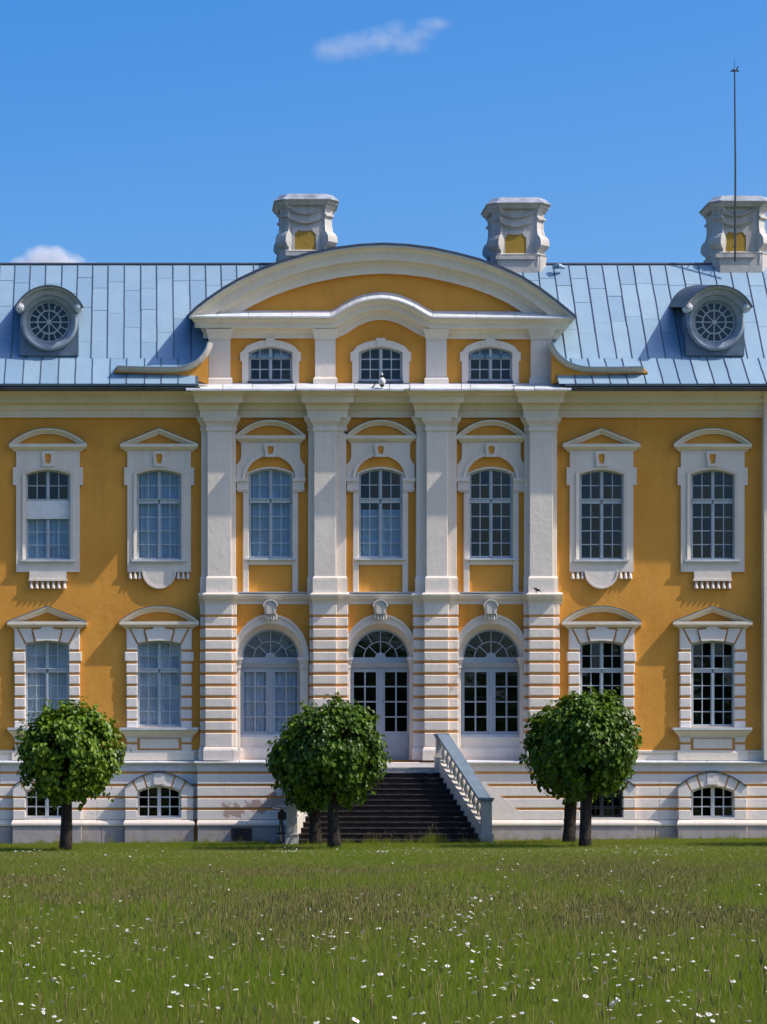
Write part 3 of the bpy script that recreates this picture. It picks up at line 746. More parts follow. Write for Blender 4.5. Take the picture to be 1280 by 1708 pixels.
def basement_window(cx, bars=False):
    w = group_empty('basement_window', W(cx, 1405, BK), palace)
    op = arch_open(cx, 36, 1310.5, 1319, 1364)
    def outer_y(x): return 1312.5 - 23.5 * (1 - (abs(x) / 57) ** 2)
    arc = [(-57 + 114 * i / 16, outer_y(-57 + 114 * i / 16)) for i in range(17)]
    m = MB(); m.plate(shift([(-56.7, 1368)] + [(x * .995, y + .4) for x, y in arc] + [(56.7, 1368)], cx), [arch_open(cx, 36, 1310.5, 1319, 1364, off=1.8)], BK + .02, BW + .05, hb=BW); m.build('joint_backing', 'ochre_groove', w)
    def in_y(x): return 1319 - 8.5 * (1 - (x / 36) ** 2)
    def seg(x0, x1, f, n=5): return [(x0 + (x1 - x0) * i / n, f(x0 + (x1 - x0) * i / n)) for i in range(n + 1)]
    for s in (-1, 1):
        f = lambda pts: [(cx + s * x, y) for x, y in pts]
        m = MB(); m.prism(f(seg(28, 43, outer_y) + [(35.4, 1318.4)] + seg(35.4, 21.8, in_y)[1:]), BK, .1); m.build('voussoir', 'basement_stucco', w)
        m = MB(); m.prism(f(seg(46.2, 57, outer_y) + [(57, 1328.6), (36.2, 1328.6), (36.2, 1319.5), (37.8, 1318.6)]), BK, .1); m.build('block', 'basement_stucco', w)
        for ya, yb in COURSES[3:]:
            m = MB(); m.block(cx + min(s * 36.2, s * 57), ya, cx + max(s * 36.2, s * 57), yb, BK, .1, .9); m.build('block', 'basement_stucco', w)
    m = MB(); m.prism(shift(seg(-25.4, 25.4, outer_y, 8) + seg(19.2, -19.2, in_y, 8), cx), BK, .1)
    m.box(cx - 9, 1287.6, cx + 9, 1308.5, BK - .03, BK + .02); m.build('keystone', 'basement_stucco', w)
    m = MB(); m.strip(shift([(x, y - 1.6) for x, y in arc], cx), shift(arc, cx), BK - .05, BW, closed=False); m.box(cx - 10, 1285.6, cx + 10, 1287.6, BK - .07, BK + .05); m.build('lead_cover', 'dark_metal', w)
    m = MB(); m.mould(cx - 57, cx + 57, led, BK, .5); m.build('plinth_ledge', 'white_stucco', w)
    m = MB(); m.block(cx - 58, 1378.3, cx + 58, 1424, BK - .055, BW + .1, .9); m.build('plinth_slab', 'plinth_stucco', w)
    m = MB(); m.box(cx - 37, 1363.6, cx + 37, 1367.9, BK + .0, .1); m.build('sill', 'white_stucco', w)
    glazing(w, cx, 36, 1310.5, 1319, 1364, -.14, (1314, 1361.5, 3), None, None, fr=3.2, mull=3.0, munt=.95, mat='lamp_white' if not bars else 'gutter_metal')
    if bars:
        for k in range(7):
            A = W(cx - 30 + 10 * k, 1312, -.33); m = MB(); m.tube([(A.x, -.33, A.z), (A.x, -.33, W(0, 1364, -.33).z)], .012, 6); m.build('bar', 'black_paint', w)
        for yy in (1330, 1349):
            A = W(cx - 35, yy, -.33); B = W(cx + 35, yy, -.33); m = MB(); m.tube([A, B], .012, 6); m.build('bar', 'black_paint', w)
    return w
for i, c0 in enumerate(bcx): basement_window(c0, i == 2)

# ---- main entablature
wing_prof = [(696.5, 0), (696.5, .10), (684.5, .10), (684, .14), (682, .16), (676.5, .19), (672.4, .24), (671.8, .25), (671.4, .46), (671, .48), (660.5, .50), (659.5, .56), (655, .62), (651.5, .74), (651, .86), (646.5, .88), (646.5, 0)]
for xa, xb in ((XL, 333), (934, XR)):
    m = MB(); m.mould(xa, xb, wing_prof, 0, 0); m.build('entablature', 'pale_trim', palace)
cen = [(y, p * 1.08) for y, p in wing_prof[:-3]] + [(651, .96), (648, .97), (648, 0)]
m = MB(); m.mould(332, 936, cen, -.0, 0.0); m.build('entablature', 'pale_trim', palace)
for (bl, fl, frr, br) in UP:
    x0, x1 = bl - 1, br + 1
    brk = [(696.8, 0), (696.8, .06), (684.5, .06), (684, .10), (682, .12), (676.5, .15), (672.4, .20), (671.9, .21), (671.5, .40), (671.1, .42), (660.5, .44), (659.5, .50), (655, .56), (651.5, .68), (651, .80), (648.1, .82), (648.1, 0)]
    m = MB(); m.mould(x0, x1, brk, -.45, .45); m.build('entablature_break', 'pale_trim', palace)
# sheet metal on the main cornice of the middle, in lengths
cuts = [313, 345, 405, 421, 494, 575, 592, 640, 684, 707, 775, 800, 858, 870, 938, 956]
def ycorn(xm):
    for (bl, fl, frr, br) in UP:
        if bl - 24 < xm < br + 24: return -1.31
    return -1.01
edges = [310, 372, 421, 494, 560, 592, 650, 684, 770, 785, 858, 892, 954]
for xa, xb in zip(edges[:-1], edges[1:]):
    yf = ycorn((xa + xb) / 2) - .02; dy = rnd.uniform(-.5, .5)
    A = W(xa + .4, 638 + dy * .3, .1); B = W(xb - .4, 638 + dy * .3, .1); Cc = W(xa + .4, 648 + dy, yf); Dd = W(xb - .4, 648.4 + dy * .6, yf)
    m = MB(); m.hexa([(Cc.x, yf, Cc.z - .05), (Dd.x, yf, Dd.z - .05), (B.x, .1, B.z - .05), (A.x, .1, A.z - .05), (Cc.x, yf, Cc.z), (Dd.x, yf, Dd.z), (B.x, .1, B.z), (A.x, .1, A.z)])
    m.build('cornice_flashing', 'flashing', palace)

# ---- attic and its segmental pediment
OUT = [(316, 528), (330, 514), (350, 499), (375, 482), (400, 467.5), (435, 451), (470, 438), (515, 425), (560, 416), (600, 411), (640, 409), (680, 411), (720, 416), (762, 425), (800, 435), (838, 449), (870, 464), (900, 483), (925, 502), (945, 518), (960, 531)]
attic = group_empty('attic_gable', W(635, 640), palace)
acx = [451.5, 635.5, 818.5]
holes = [arch_open(c0, 36.6, 578, 587, 636) for c0 in acx]
MB().plate([(349, 642)] + [(349, 530)] + [(x, y + 6) for x, y in OUT[2:-2]] + [(920, 530), (920, 642)], holes, 0.0, .25, hb=.2).build('attic_wall', 'yellow_stucco', attic)
for (xa, xb) in ((348.5, 384.5), (526, 560), (711.5, 745.5), (886.5, 920.5)):
    m = MB(); m.box(xa, 540, xb, 640, -.20, -.002)
    m.mould(xa, xb, [(566, 0), (566, .03), (561, .05), (556, .10), (548, .18), (548, 0)], -.20, .6)
    m.mould(xa, xb, [(641, 0), (641, .06), (632, .06), (629, .02), (628.5, 0)], -.20, 1.0)
    m.build('attic_pilaster', 'white_stucco', attic)
cpath = [(344, 527), (552, 527.5), (560, 524), (570, 517), (581, 510.5), (593, 505), (606, 500.5), (620, 497.5), (635, 496.3), (650, 497.3), (664, 500), (678, 505), (692, 511.5), (704, 518.5), (714, 524.5), (722, 528), (926, 529)]
cprof = [(-37, 0), (-37, .09), (-27, .10), (-26, .14), (-21, .18), (-20, .20), (-19.6, .38), (-19, .40), (-10, .42), (-9, .47), (-5, .52), (-4.5, .60), (0, .62), (0, 0)]
m = MB(); m.sweep(cpath, cprof, 0, .85); m.build('attic_cornice', 'pale_trim', attic)
# flashing lengths on top of it
import bisect
def along(path, x):
    for (xa, ya), (xb, yb) in zip(path[:-1], path[1:]):
        if xa <= x <= xb: return ya + (yb - ya) * (x - xa) / (xb - xa)
    return path[-1][1]
fx = [318, 363, 415, 487, 552, 581, 613, 650, 692, 722, 795, 860, 905, 955]
for xa, xb in zip(fx[:-1], fx[1:]):
    pts = [xa] + [x for x, y in cpath if xa + 2 < x < xb - 2] + [xb - .5]
    m = MB(); vs = []
    for x in pts:
        y = along(cpath, max(344, min(926, x)))
        f_ = W(x, y - .3, -.64); bk = W(x, y - 9.5, -.01)
        vs += [(f_.x, -.64, f_.z), (bk.x, -.01, bk.z), (bk.x, -.01, bk.z - .05), (f_.x, -.64, f_.z - .045)]
    n = len(pts)
    m.add(vs, [[4 * i + j, 4 * i + (j + 1) % 4, 4 * i + 4 + (j + 1) % 4, 4 * i + 4 + j] for i in range(n - 1) for j in range(4)] + [[0, 1, 2, 3], [4 * n - 4, 4 * n - 3, 4 * n - 2, 4 * n - 1]])
    m.build('flashing_sheet', 'flashing', attic)
m = MB(); m.sweep(OUT, [(-47, 0), (-47, .16), (-34, .18), (-33, .23), (-27, .27), (-25, .29), (-24.5, .42), (-24, .44), (-10, .46), (-9, .50), (-4, .56), (-3.5, .62), (0, .63), (0, 0)], 0, 0); m.build('gable_cornice', 'pale_trim', attic)
m = MB(); m.sweep(OUT, [(-1.5, .5), (-1.5, .67), (0.2, .67), (0.2, .5)], 0, 0); m.build('drip_edge', 'flashing', attic)
# barrel roof of the gable
m = MB(); m.sweep(OUT, [(0.3, -4.2), (0.3, .68), (4.8, .68), (4.8, -4.2)], 0, 0); m.build('gable_roof', 'dark_metal', attic)
m = MB(); a0 = W(352, 640); b0 = W(917, 640)
m.wbox(a0.x, b0.x, .9, .95, 13.9, 16.2); m.build('attic_dark_backing', 'interior', attic)  # dark sheet standing in for the shade inside the attic
for c0 in acx:
    w = group_empty('attic_window', W(c0, 636), palace)
    op = arch_open(c0, 36.6, 578, 587, 636)
    m = MB()
    outer = [(-47.5, 639), (-47.5, 602), (-50.5, 602), (-50.5, 587), (-48, 587)] + [(-48 + 96 * i / 12, 582 - 15.5 * (1 - (-1 + i / 6) ** 2)) for i in range(13)][1:-1] + [(48, 587), (50.5, 587), (50.5, 602), (47.5, 602), (47.5, 639)]
    # the plate is closed below the opening
    m.plate(shift(outer, c0), [[(x, min(y, 637.5)) for x, y in op]], -.09, -.002, hb=.02)
    m.prism(shift([(-8, 563.5), (8, 563.5), (6, 576.5), (-6, 576.5)], c0), -.13, -.01); m.build('surround', 'white_stucco', w)
    glazing(w, c0, 36.6, 578, 587, 636, .12, (582, 633, 3), None, None, fr=4, mull=2.6, munt=.85)
    m = MB(); m.box(c0 - 38, 635.5, c0 + 38, 639, -.12, .05); m.build('sill', 'dark_metal', w)

# side scrolls of the attic
for sgn, pts in ((-1, [(348, 570), (345, 580), (340, 589), (332, 598), (322, 605), (310, 610), (296, 612.5), (280, 613), (240, 612.5), (196, 611)]), (1, [(921, 570), (925, 580), (931, 589), (939, 597), (949, 604), (961, 609), (975, 612), (990, 613), (1030, 613), (1074, 612)])):
    sv = group_empty('attic_scroll', W(pts[4][0], 625), palace)
    path = pts[::-1] if sgn < 0 else pts
    poly = [(x, y + 1) for x, y in path]
    poly = poly + ([(348, 640), (300, 625), (190, 621)] if sgn < 0 else [(1082, 622), (975, 626), (921, 640)])
    m = MB(); m.prism(poly, -.78, -.60); m.build('scroll_wall', 'yellow_stucco', sv)
    m = MB(); m.sweep(path, [(-8.5, -.1), (-8.5, .06), (-6, .08), (-5.5, .14), (-3, .18), (0, .20), (0, -.1)], -.78, 0); m.build('scroll_moulding', 'stone_trim', sv)
    m = MB(); m.sweep(path, [(0.1, -2.6), (0.1, .23), (1.8, .23), (1.8, -2.6)], -.78, 0); m.build('scroll_roof', 'roof_metal', sv)

# ---- roof
roof = group_empty('roof', W(640, 640, 0), palace)
E0, E1, E2 = (640, -1.15), (598, 0.0), (441, 2.75)           # eaves, break, ridge as (row, depth)
zE, zB, zR = W(0, *E0).z, W(0, *E1).z, W(0, *E2).z
xa, xb = W(XL, 0).x, W(XR, 0).x
m = MB(); u = .012
cA, cB = W(331, 640, -.6).x, W(938, 640, -.6).x
for xa_, xb_ in ((xa, cA), (cB, xb)):
    m.add([(xa_, E0[1], zE - u), (xb_, E0[1], zE - u), (xb_, 0, zB - u), (xa_, 0, zB - u), (xb_, -1.15, zE - .06), (xa_, -1.15, zE - .06), (xb_, -.5, zE - .08), (xa_, -.5, zE - .08)],
          [[0, 1, 2, 3], [0, 1, 4, 5], [5, 4, 6, 7]])
cA, cB = W(350, 640, 0).x, W(919, 640, 0).x
for xa_, xb_, f in ((xa, cA, 0), (cA, cB, .25), (cB, xb, 0)):
    y_, z_ = 2.75 * f, zB + (zR - zB) * f
    m.add([(xa_, y_, z_ - u), (xb_, y_, z_ - u), (xb_, 2.75, zR - u), (xa_, 2.75, zR - u)], [[0, 1, 2, 3]])
m.add([(xb, 2.75, zR - u), (xa, 2.75, zR - u), (xb, 9, 13.0), (xa, 9, 13.0), (xb, 9, 0), (xa, 9, 0)], [[1, 0, 2, 3], [3, 2, 4, 5]])
m.build('roof_deck', 'roof_seam', roof, recalc=False)
def slab(m, x0, x1, ya, za, yb, zb, t0, t1):
    d = Vector((0, yb - ya, zb - za)).normalized(); nrm = Vector((0, -d.z, d.y))
    if nrm.z < 0: nrm = -nrm
    P = [Vector((x0, ya, za)), Vector((x1, ya, za)), Vector((x1, yb, zb)), Vector((x0, yb, zb))]
    m.hexa([p + nrm * t0 for p in P] + [p + nrm * t1 for p in P])
def up_slope(f): return (E1[1] + (E2[1] - E1[1]) * f, zB + (zR - zB) * f)
def skirt(f): return (E0[1] + (E1[1] - E0[1]) * f, zE + (zB - zE) * f)
gap = .007
def roof_cols(x0, step, jit, fn, rows, hide):
    x = x0; cols = []
    while x < xb - .2:
        cols.append(x); x += step * rnd.uniform(1 - jit, 1 + jit)
    cols.append(xb)
    for ca, cb in zip(cols[:-1], cols[1:]):
        pc = X0 + ((ca + cb) / 2 - CAMX) * S
        if hide(pc): continue
        fs = [0] + sorted(rows()) + [1]
        for fa, fb in zip(fs[:-1], fs[1:]):
            (ya, za), (yb, zb) = fn(fa), fn(fb)
            e = .009 if fa > 0 else 0
            d = Vector((0, yb - ya, zb - za)).normalized() * e
            t = rnd.uniform(.004, .010)
            m = MB(); slab(m, ca + gap, cb - gap, ya + d.y, za + d.z, yb - d.y, zb - d.z, 0, t)
            o = m.build('roof_panel', 'roof_metal', roof)
        (ya, za), (yb, zb) = fn(0), fn(1)
        m = MB(); w0 = .010
        k = 6
        for q in range(k):
            (y1, z1), (y2, z2) = fn(q / k), fn((q + 1) / k)
            j1, j2 = rnd.uniform(-.006, .006), rnd.uniform(-.006, .006)
            slab(m, ca - w0 + j1, ca + w0 + j1, y1, z1, y2, z2, 0, .032)
        m.build('standing_seam', 'roof_seam', roof)
roof_cols(xa, 27.4 / S, .06, up_slope, lambda: [max(.08, min(.95, f + rnd.uniform(-.06, .06))) for f in rnd.choice([(.28, .8), (.42, .78), (.2, .55, .8), (.35, .7)])], lambda p: 500 < p < 790)
roof_cols(xa + .2, 28.6 / S, .05, skirt, lambda: [], lambda p: 330 < p < 935)
m = MB(); m.tube([(xa + .05 * 0, 2.75, zR + .01), (xb, 2.75, zR + .01)], .05, 8); m.build('ridge_roll', 'dark_metal', roof)
# skirt in front of the scrolls goes on under the attic; small fold line
for xa_, xb_ in ((XL, 333), (936, XR)):
    m = MB(); A, B = W(xa_, 0).x, W(xb_, 0).x; zg = zE - .10; prof = []
    n = 8; vs = []
    for x in (A, B):
        for i in range(n + 1):
            th = math.pi * i / n; vs.append((x, -1.10 - .10 * math.cos(th) * -1 - .0, zg - .105 * math.sin(th)))
        for i in range(n, -1, -1):
            th = math.pi * i / n; vs.append((x, -1.10 + .088 * math.cos(th), zg - .093 * math.sin(th)))
    q = 2 * (n + 1)
    m.add(vs, [[i, (i + 1) % q, q + (i + 1) % q, q + i] for i in range(q)] + [list(range(q)), list(range(q, 2 * q))])
    m.build('gutter', 'gutter_metal', palace)
    m = MB(); m.wbox(A, B, -1.0, -.6, zE - .16, zE - .07); m.build('soffit', 'dark_metal', palace)
# low roof vents near the ridge
m = MB(); p0 = up_slope(.93)
v = W(931, 450, p0[0]); m.tube([(v.x - .18, p0[0] - .12, p0[1] + .08), (v.x, p0[0] - .2, p0[1] + .12), (v.x + .18, p0[0] - .12, p0[1] + .08)], [.05, .09, .05], 8); m.build('roof_vent', 'roof_metal', palace)

# ---- round dormers
def dormer(cx):
    w = group_empty('round_dormer', W(cx, 592, .05), palace); cy = 537
    Yd = -.02
    body = [(-49, 593)] + [(-49, 540)] + ell(0, 540, 49, 50, 180, 0, 20)[1:-1] + [(49, 540), (49, 593)]
    hole = ell(0, cy, 38, 38, 0, 360, 32)[:-1]
    m = MB(); m.plate(shift(body, cx), [shift(hole, cx)], Yd, 2.4, hb=.22); m.build('dormer_body', 'dormer_shade_metal', w)
    m = MB(); prof = [(48, 0), (48, .10), (46, .15), (43, .17), (41, .12), (38, .09), (35.5, .02), (33.5, -.06), (33.5, -.1)]
    n = 40; vs = []
    for i in range(n):
        c0, s0 = math.cos(2 * math.pi * i / n), math.sin(2 * math.pi * i / n)
        for r_, p in prof: vs.append(W(cx + c0 * r_, cy - s0 * r_, Yd - p))
    k = len(prof)
    m.add(vs, [[i * k + j, i * k + j + 1, ((i + 1) % n) * k + j + 1, ((i + 1) % n) * k + j] for i in range(n) for j in range(k - 1)])
    m.build('ring_frame', 'ring_metal', w, smooth=True)
    m = MB()
    arc = ell(0, cy + 4, 1, 1, 154, 26, 24)
    path = [(cx + (x) * 62, (cy + 4) + (y - cy - 4) * 64) for x, y in arc]
    m.sweep(path, [(-15, 0), (-15, .20), (-13, .23), (-12.5, .28), (-4, .31), (-3.5, .42), (0, .44), (0, 0)], Yd, 0); m.build('hood', 'hood_lit_metal', w)
    m = MB(); m.sweep(path, [(0.1, -2.2), (0.1, .47), (2.2, .47), (2.2, -2.2)], Yd, 0); m.build('hood_cover', 'dark_metal', w)
    for s in (-1, 1):
        m = MB(); p = W(cx + s * 49, cy - 25, Yd - .4)
        for (r_, d) in ((.13, .0), (.07, .05)):
            m.tube([(p.x, Yd - .02, p.z), (p.x, Yd - .38 - d, p.z), (p.x, Yd - .42 - d, p.z)], [r_, r_, r_ * .6], 12)
        for a in range(8): 
            m.tube([(p.x + math.cos(a * .785) * .09, Yd - .40, p.z + math.sin(a * .785) * .09), (p.x + math.cos(a * .785) * .09, Yd - .44, p.z + math.sin(a * .785) * .09)], [.03, .015], 6)
        m.build('rosette', 'flashing', w)
    # wheel of glazing bars
    Y = Yd + .12; m = MB()
    def ringb(r0, r1): m.strip(shift(ell(0, cy, r1, r1, 0, 360, 32)[:-1], cx), shift(ell(0, cy, r0, r0, 0, 360, 32)[:-1], cx), Y - .03, Y + .03, closed=True)
    ringb(32, 38); ringb(18.2, 20.4)
    m.prism(shift(ell(0, cy, 4, 4, 0, 360, 12)[:-1], cx), Y - .05, Y + .03)
    def spoke(a, r0, r1, ww=.85):
        c0, s0 = math.cos(R(a)), math.sin(R(a))
        m.prism([(cx + c0 * r_ - s0 * sg * ww, cy - s0 * r_ - c0 * sg * ww) for r_, sg in ((r0, 1), (r1, 1), (r1, -1), (r0, -1))], Y - .022, Y + .022)
    for a in range(16): spoke(a * 22.5, 19.5, 33)
    for a in range(8): spoke(a * 45, 3, 19)
    m.build('glazing_wheel', 'window_paint', w)
    for r0, r1, st in ((20.2, 32.3, 22.5), (4, 18.4, 45)):
        for k in range(int(360 / st)):
            a0, a1 = k * st + (1.6 if r0 > 10 else 3), (k + 1) * st - (1.6 if r0 > 10 else 3)
            MB().prism(shift(ell(0, cy, r1, r1, a0, a1, 3), cx) + shift(ell(0, cy, r0, r0, a1, a0, 2), cx), Y, Y + .006).build('pane', 'glass', w)
    m = MB(); m.prism(shift(ell(0, cy, 40, 40, 0, 360, 16)[:-1], cx), .5, .52); m.build('loft_dark_backing', 'interior', w)  # dark disc in place of the unlit space behind the panes
    return w
d1 = dormer(82)
copy_tree(d1, None, ((1193 - 82) / S, 0, 0))

# ---- chimneys
def chimney(cx, ytop, ybase=452, Yc=3.35):
    w = group_empty('chimney', W(cx, ybase, Yc), palace)
    yo = ytop - 338
    C = W(cx, 400, Yc); s = S * D / (D + Yc)
    z = lambda y: W(0, y + yo, Yc).z
    a, hb_ = .60, .72        # half front width, half depth
    def octa(f, c):          # front half-width f, total half-width c
        return [(-f, -c), (f, -c), (c, -f), (c, f), (f, c), (-f, c), (-c, f), (-c, -f)]
    def loft(m, levels):
        vs = []
        for y, f, c in levels: vs += [(C.x + px, Yc + py, z(y)) for px, py in octa(f, c)]
        n = 8
        m.add(vs, [[i * n + j, i * n + (j + 1) % n, (i + 1) * n + (j + 1) % n, (i + 1) * n + j] for i in range(len(levels) - 1) for j in range(n)] + [list(range(n)), [(len(levels) - 1) * n + j for j in range(n)]])
    m = MB(); loft(m, [(480, .66, .86), (436, .66, .86), (433, .66, .90), (430, .62, .74), (350, .62, .74)]); m.build('stack', 'chimney_stucco', w)
    # four corner buttresses with a scroll foot
    lev = [(452, .0, .22), (440, .02, .22), (433, .02, .22), (430.5, -.03, .20), (427, -.03, .2), (423, .07, .21), (418, .14, .22), (413, .135, .22), (408, .12, .22), (403, .06, .21), (400, -.01, .19), (390, -.05, .17), (377, -.055, .17), (376, -.01, .18), (374.5, .02, .19), (371.5, .02, .19), (370.5, -.04, .17), (363, -.035, .18), (361, .01, .2), (357, .05, .21), (355.5, .11, .23), (352.5, .13, .23), (352, .10, .23), (350, .12, .23)]
    for qx in (-1, 1):
        for qy in (-1, 1):
            d = Vector((qx, qy, 0)).normalized(); t = Vector((-d.y, d.x, 0)); vs = []
            for y, o, hw in lev:
                for aa, bb in ((-hw, .5), (-hw, 1.02 + o), (hw, 1.02 + o), (hw, .5)):
                    p = d * bb + t * aa; vs.append((C.x + p.x, Yc + p.y, z(y)))
            m = MB(); L = len(lev)
            m.add(vs, [[i * 4 + j, i * 4 + (j + 1) % 4, (i + 1) * 4 + (j + 1) % 4, (i + 1) * 4 + j] for i in range(L - 1) for j in range(4)] + [[0, 1, 2, 3], [4 * L - 4, 4 * L - 3, 4 * L - 2, 4 * L - 1]])
            m.build('corner_scroll', 'chimney_stucco', w)
    m = MB(); loft(m, [(357, .62, .86), (353, .66, .93), (350.5, .70, .97), (349.5, .70, .98), (349.4, .6, .8)]); m.build('cornice', 'chimney_stucco', w)
    m = MB(); loft(m, [(350, .74, 1.02), (348.8, .74, 1.02), (344, .66, .92), (339, .60, .84), (338, .56, .80)]); m.build('lead_cap', 'cap_lead', w)
    Yfr = Yc - .755
    def px(x): return cx + x
    def yy(y): return y + yo
    for (y0, dip) in ((354, 9), (370, 8)):
        m = MB(); m.sweep([(px(-27 + 54 * i / 12), yy(y0 + dip * (1 - (-1 + i / 6) ** 2))) for i in range(13)], [(-2.2, 0), (-2.2, .03), (1.0, .13), (1.6, .13), (1.6, 0)], Yfr + .02, 0); m.build('swag', 'chimney_stucco', w)
    hole = [(-17.5, 422), (-17.5, 396), (-14, 393), (-11.5, 389), (-6.5, 391), (6.5, 391), (11.5, 389), (14, 393), (17.5, 396), (17.5, 422)]
    m = MB(); m.plate([(px(x), yy(y)) for x, y in rect(-23, 384, 23, 426)], [[(px(x), yy(y)) for x, y in hole]], Yfr - .02, Yfr + .03, hb=Yfr + .02); m.build('panel_frame', 'chimney_stucco', w)
    m = MB(); m.prism([(px(x), yy(y)) for x, y in hole], Yfr - .004, Yfr + .03); m.build('panel', 'chimney_ochre', w)
    m = MB(); m.box(px(-33), yy(426), px(33), yy(432), Yfr - .16, Yfr + .1); m.build('foot_moulding', 'chimney_stucco', w)
    return w
chimney(509.5, 332); chimney(860.5, 338); chimney(1227.5, 335)

# ---- far right: start of the next white pilaster
ep = group_empty('end_pilaster', W(1288, 1268, -.3), palace)
m = MB(); m.box(1275.5, 652, 1306, 1268.3, -.36, -.002); m.build('shaft', 'white_stucco', ep)
m = MB(); m.mould(1275.8, 1306, [(690, 0), (690, .03), (672, .05), (671, .12), (652.5, .5), (652, 0)], -.36, .02); m.build('capital', 'white_stucco', ep)

# ------------------------------------------------------------------ staircase
st = tag(empty('staircase', (0, -3.4, 0)), 'broad flight of dark stone steps between pale balustrades, below the middle door', 'staircase')
YT, YBm = -1.35, -5.5
zl = W(0, 1280, YT).z
NSTEP = 14; h = (zl - .0) / NSTEP; tr_ = (YT - YBm) / (NSTEP - 1)
TL, TR = W(533, 0, YT).x, W(736, 0, YT).x
BL, BR = W(487, 0, YBm).x, W(811.5, 0, YBm).x
def edge(y, s):
    t = (YT - y) / (YT - YBm); t = max(-.3, t)
    return TL + (BL - TL) * t if s < 0 else TR + (BR - TR) * t
for k in range(NSTEP):
    yf = YT - tr_ * k; zt = zl - h * k
    yb = yf + tr_ + .06 if k else -.45
    m = MB()
    q = [(edge(yf, -1), yf), (edge(yf, 1), yf), (edge(yb, 1), yb), (edge(yb, -1), yb)]
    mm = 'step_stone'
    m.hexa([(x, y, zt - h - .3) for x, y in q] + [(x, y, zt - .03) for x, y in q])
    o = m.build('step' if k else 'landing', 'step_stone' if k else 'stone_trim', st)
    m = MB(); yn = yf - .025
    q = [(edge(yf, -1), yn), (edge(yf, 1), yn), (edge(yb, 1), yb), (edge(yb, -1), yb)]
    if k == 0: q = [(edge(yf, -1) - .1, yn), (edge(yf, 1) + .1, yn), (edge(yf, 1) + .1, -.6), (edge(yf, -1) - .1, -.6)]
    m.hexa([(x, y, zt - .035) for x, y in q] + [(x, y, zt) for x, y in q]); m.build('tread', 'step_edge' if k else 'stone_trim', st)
LX = W(486, 0, -.6).x; m = MB(); m.hexa([(LX, YT + .1, -.3), (TR + .1, YT + .1, -.3), (TR + .1, -.5, -.3), (LX, -.5, -.3), (LX, YT + .1, zl - .08), (TR + .1, YT + .1, zl - .08), (TR + .1, -.5, zl - .08), (LX, -.5, zl - .08)]); m.build('landing_block', 'plinth_stucco', st)
bal_prof = [(.085, 0), (.085, .05), (.05, .07), (.045, .10), (.075, .16), (.088, .22), (.08, .28), (.05, .36), (.04, .42), (.05, .46), (.075, .48), (.075, .53)]
for s, (tx, bx_) in ((-1, (TL, BL)), (1, (TR, BR))):
    zt0, zb0 = zl, gz(bx_, YBm)
    ntop, nbot = zl + 1.0, W(0, 1331, YBm).z
    for (x, y, z0, z1, wd) in ((tx, YT, zl - .9, ntop, .15), (bx_, YBm, zb0 - .3, nbot, .145)):
        np_ = group_empty('newel_post', (x, y, z0), st)
        m = MB(); m.wbox(x - wd, x + wd, y - wd, y + wd, z0, z1 - .05); m.build('post_shaft', 'stone_trim', np_)
        zb_ = max(z0, (zl if z0 > .5 else .0))
        m = MB(); e = .035; m.wbox(x - wd - e, x + wd + e, y - wd - e, y + wd + e, z0, zb_ + .28); m.wbox(x - wd - .05, x + wd + .05, y - wd - .05, y + wd + .05, zb_ + .275, zb_ + .31); m.build('post_base', 'stone_trim', np_)
        m = MB(); m.wbox(x - wd - .03, x + wd + .03, y - wd - .03, y + wd + .03, z1 - .11, z1 - .05); m.wbox(x - wd - .055, x + wd + .055, y - wd - .055, y + wd + .055, z1 - .052, z1); m.build('post_cap', 'rail_metal', np_)
    def P(t): return Vector((tx + (bx_ - tx) * t, YT + (YBm - YT) * t, 0))
    d = (P(1) - P(0)); d.z = 0; d.normalize(); t_ = Vector((-d.y, d.x, 0))
    t0, t1 = .035, .965
    def beam(zf0, zf1, lo, hi, hw):
        m = MB(); vs = []
        for t, zz in ((t0, zf0), (t1, zf1)):
            p = P(t)
            for aa, z in ((-hw, lo), (hw, lo), (hw, hi), (-hw, hi)): q = p + t_ * aa; vs.append((q.x, q.y, zz + z))
        m.add(vs, [[0, 1, 2, 3], [4, 5, 6, 7], [0, 1, 5, 4], [1, 2, 6, 5], [2, 3, 7, 6], [3, 0, 4, 7]]); return m
    sz0, sz1 = zl + .10, nbot - 1.0 + .12
    beam(sz0, sz1, -1.0, .12, .13).build('string_wall', 'stone_trim', st)
    beam(ntop, nbot, -.20, -.05, .11).build('handrail', 'stone_trim', st)
    beam(ntop, nbot, -.045, .012, .19).build('rail_cover', 'rail_metal', st)
    nb = 11
    for k in range(nb):
        t = t0 + (t1 - t0) * (k + .5) / nb; p = P(t)
        zb_ = sz0 + (sz1 - sz0) * (t - t0) / (t1 - t0) + .10; zt_ = ntop + (nbot - ntop) * (t - t0) / (t1 - t0) - .16
        f = (zt_ - zb_) / .53
        m = MB(); m.lathe((p.x, p.y, zb_), [(r_ * 1.05, z_ * f) for r_, z_ in bal_prof], 10); m.build('baluster', 'stone_trim', st, smooth=True)

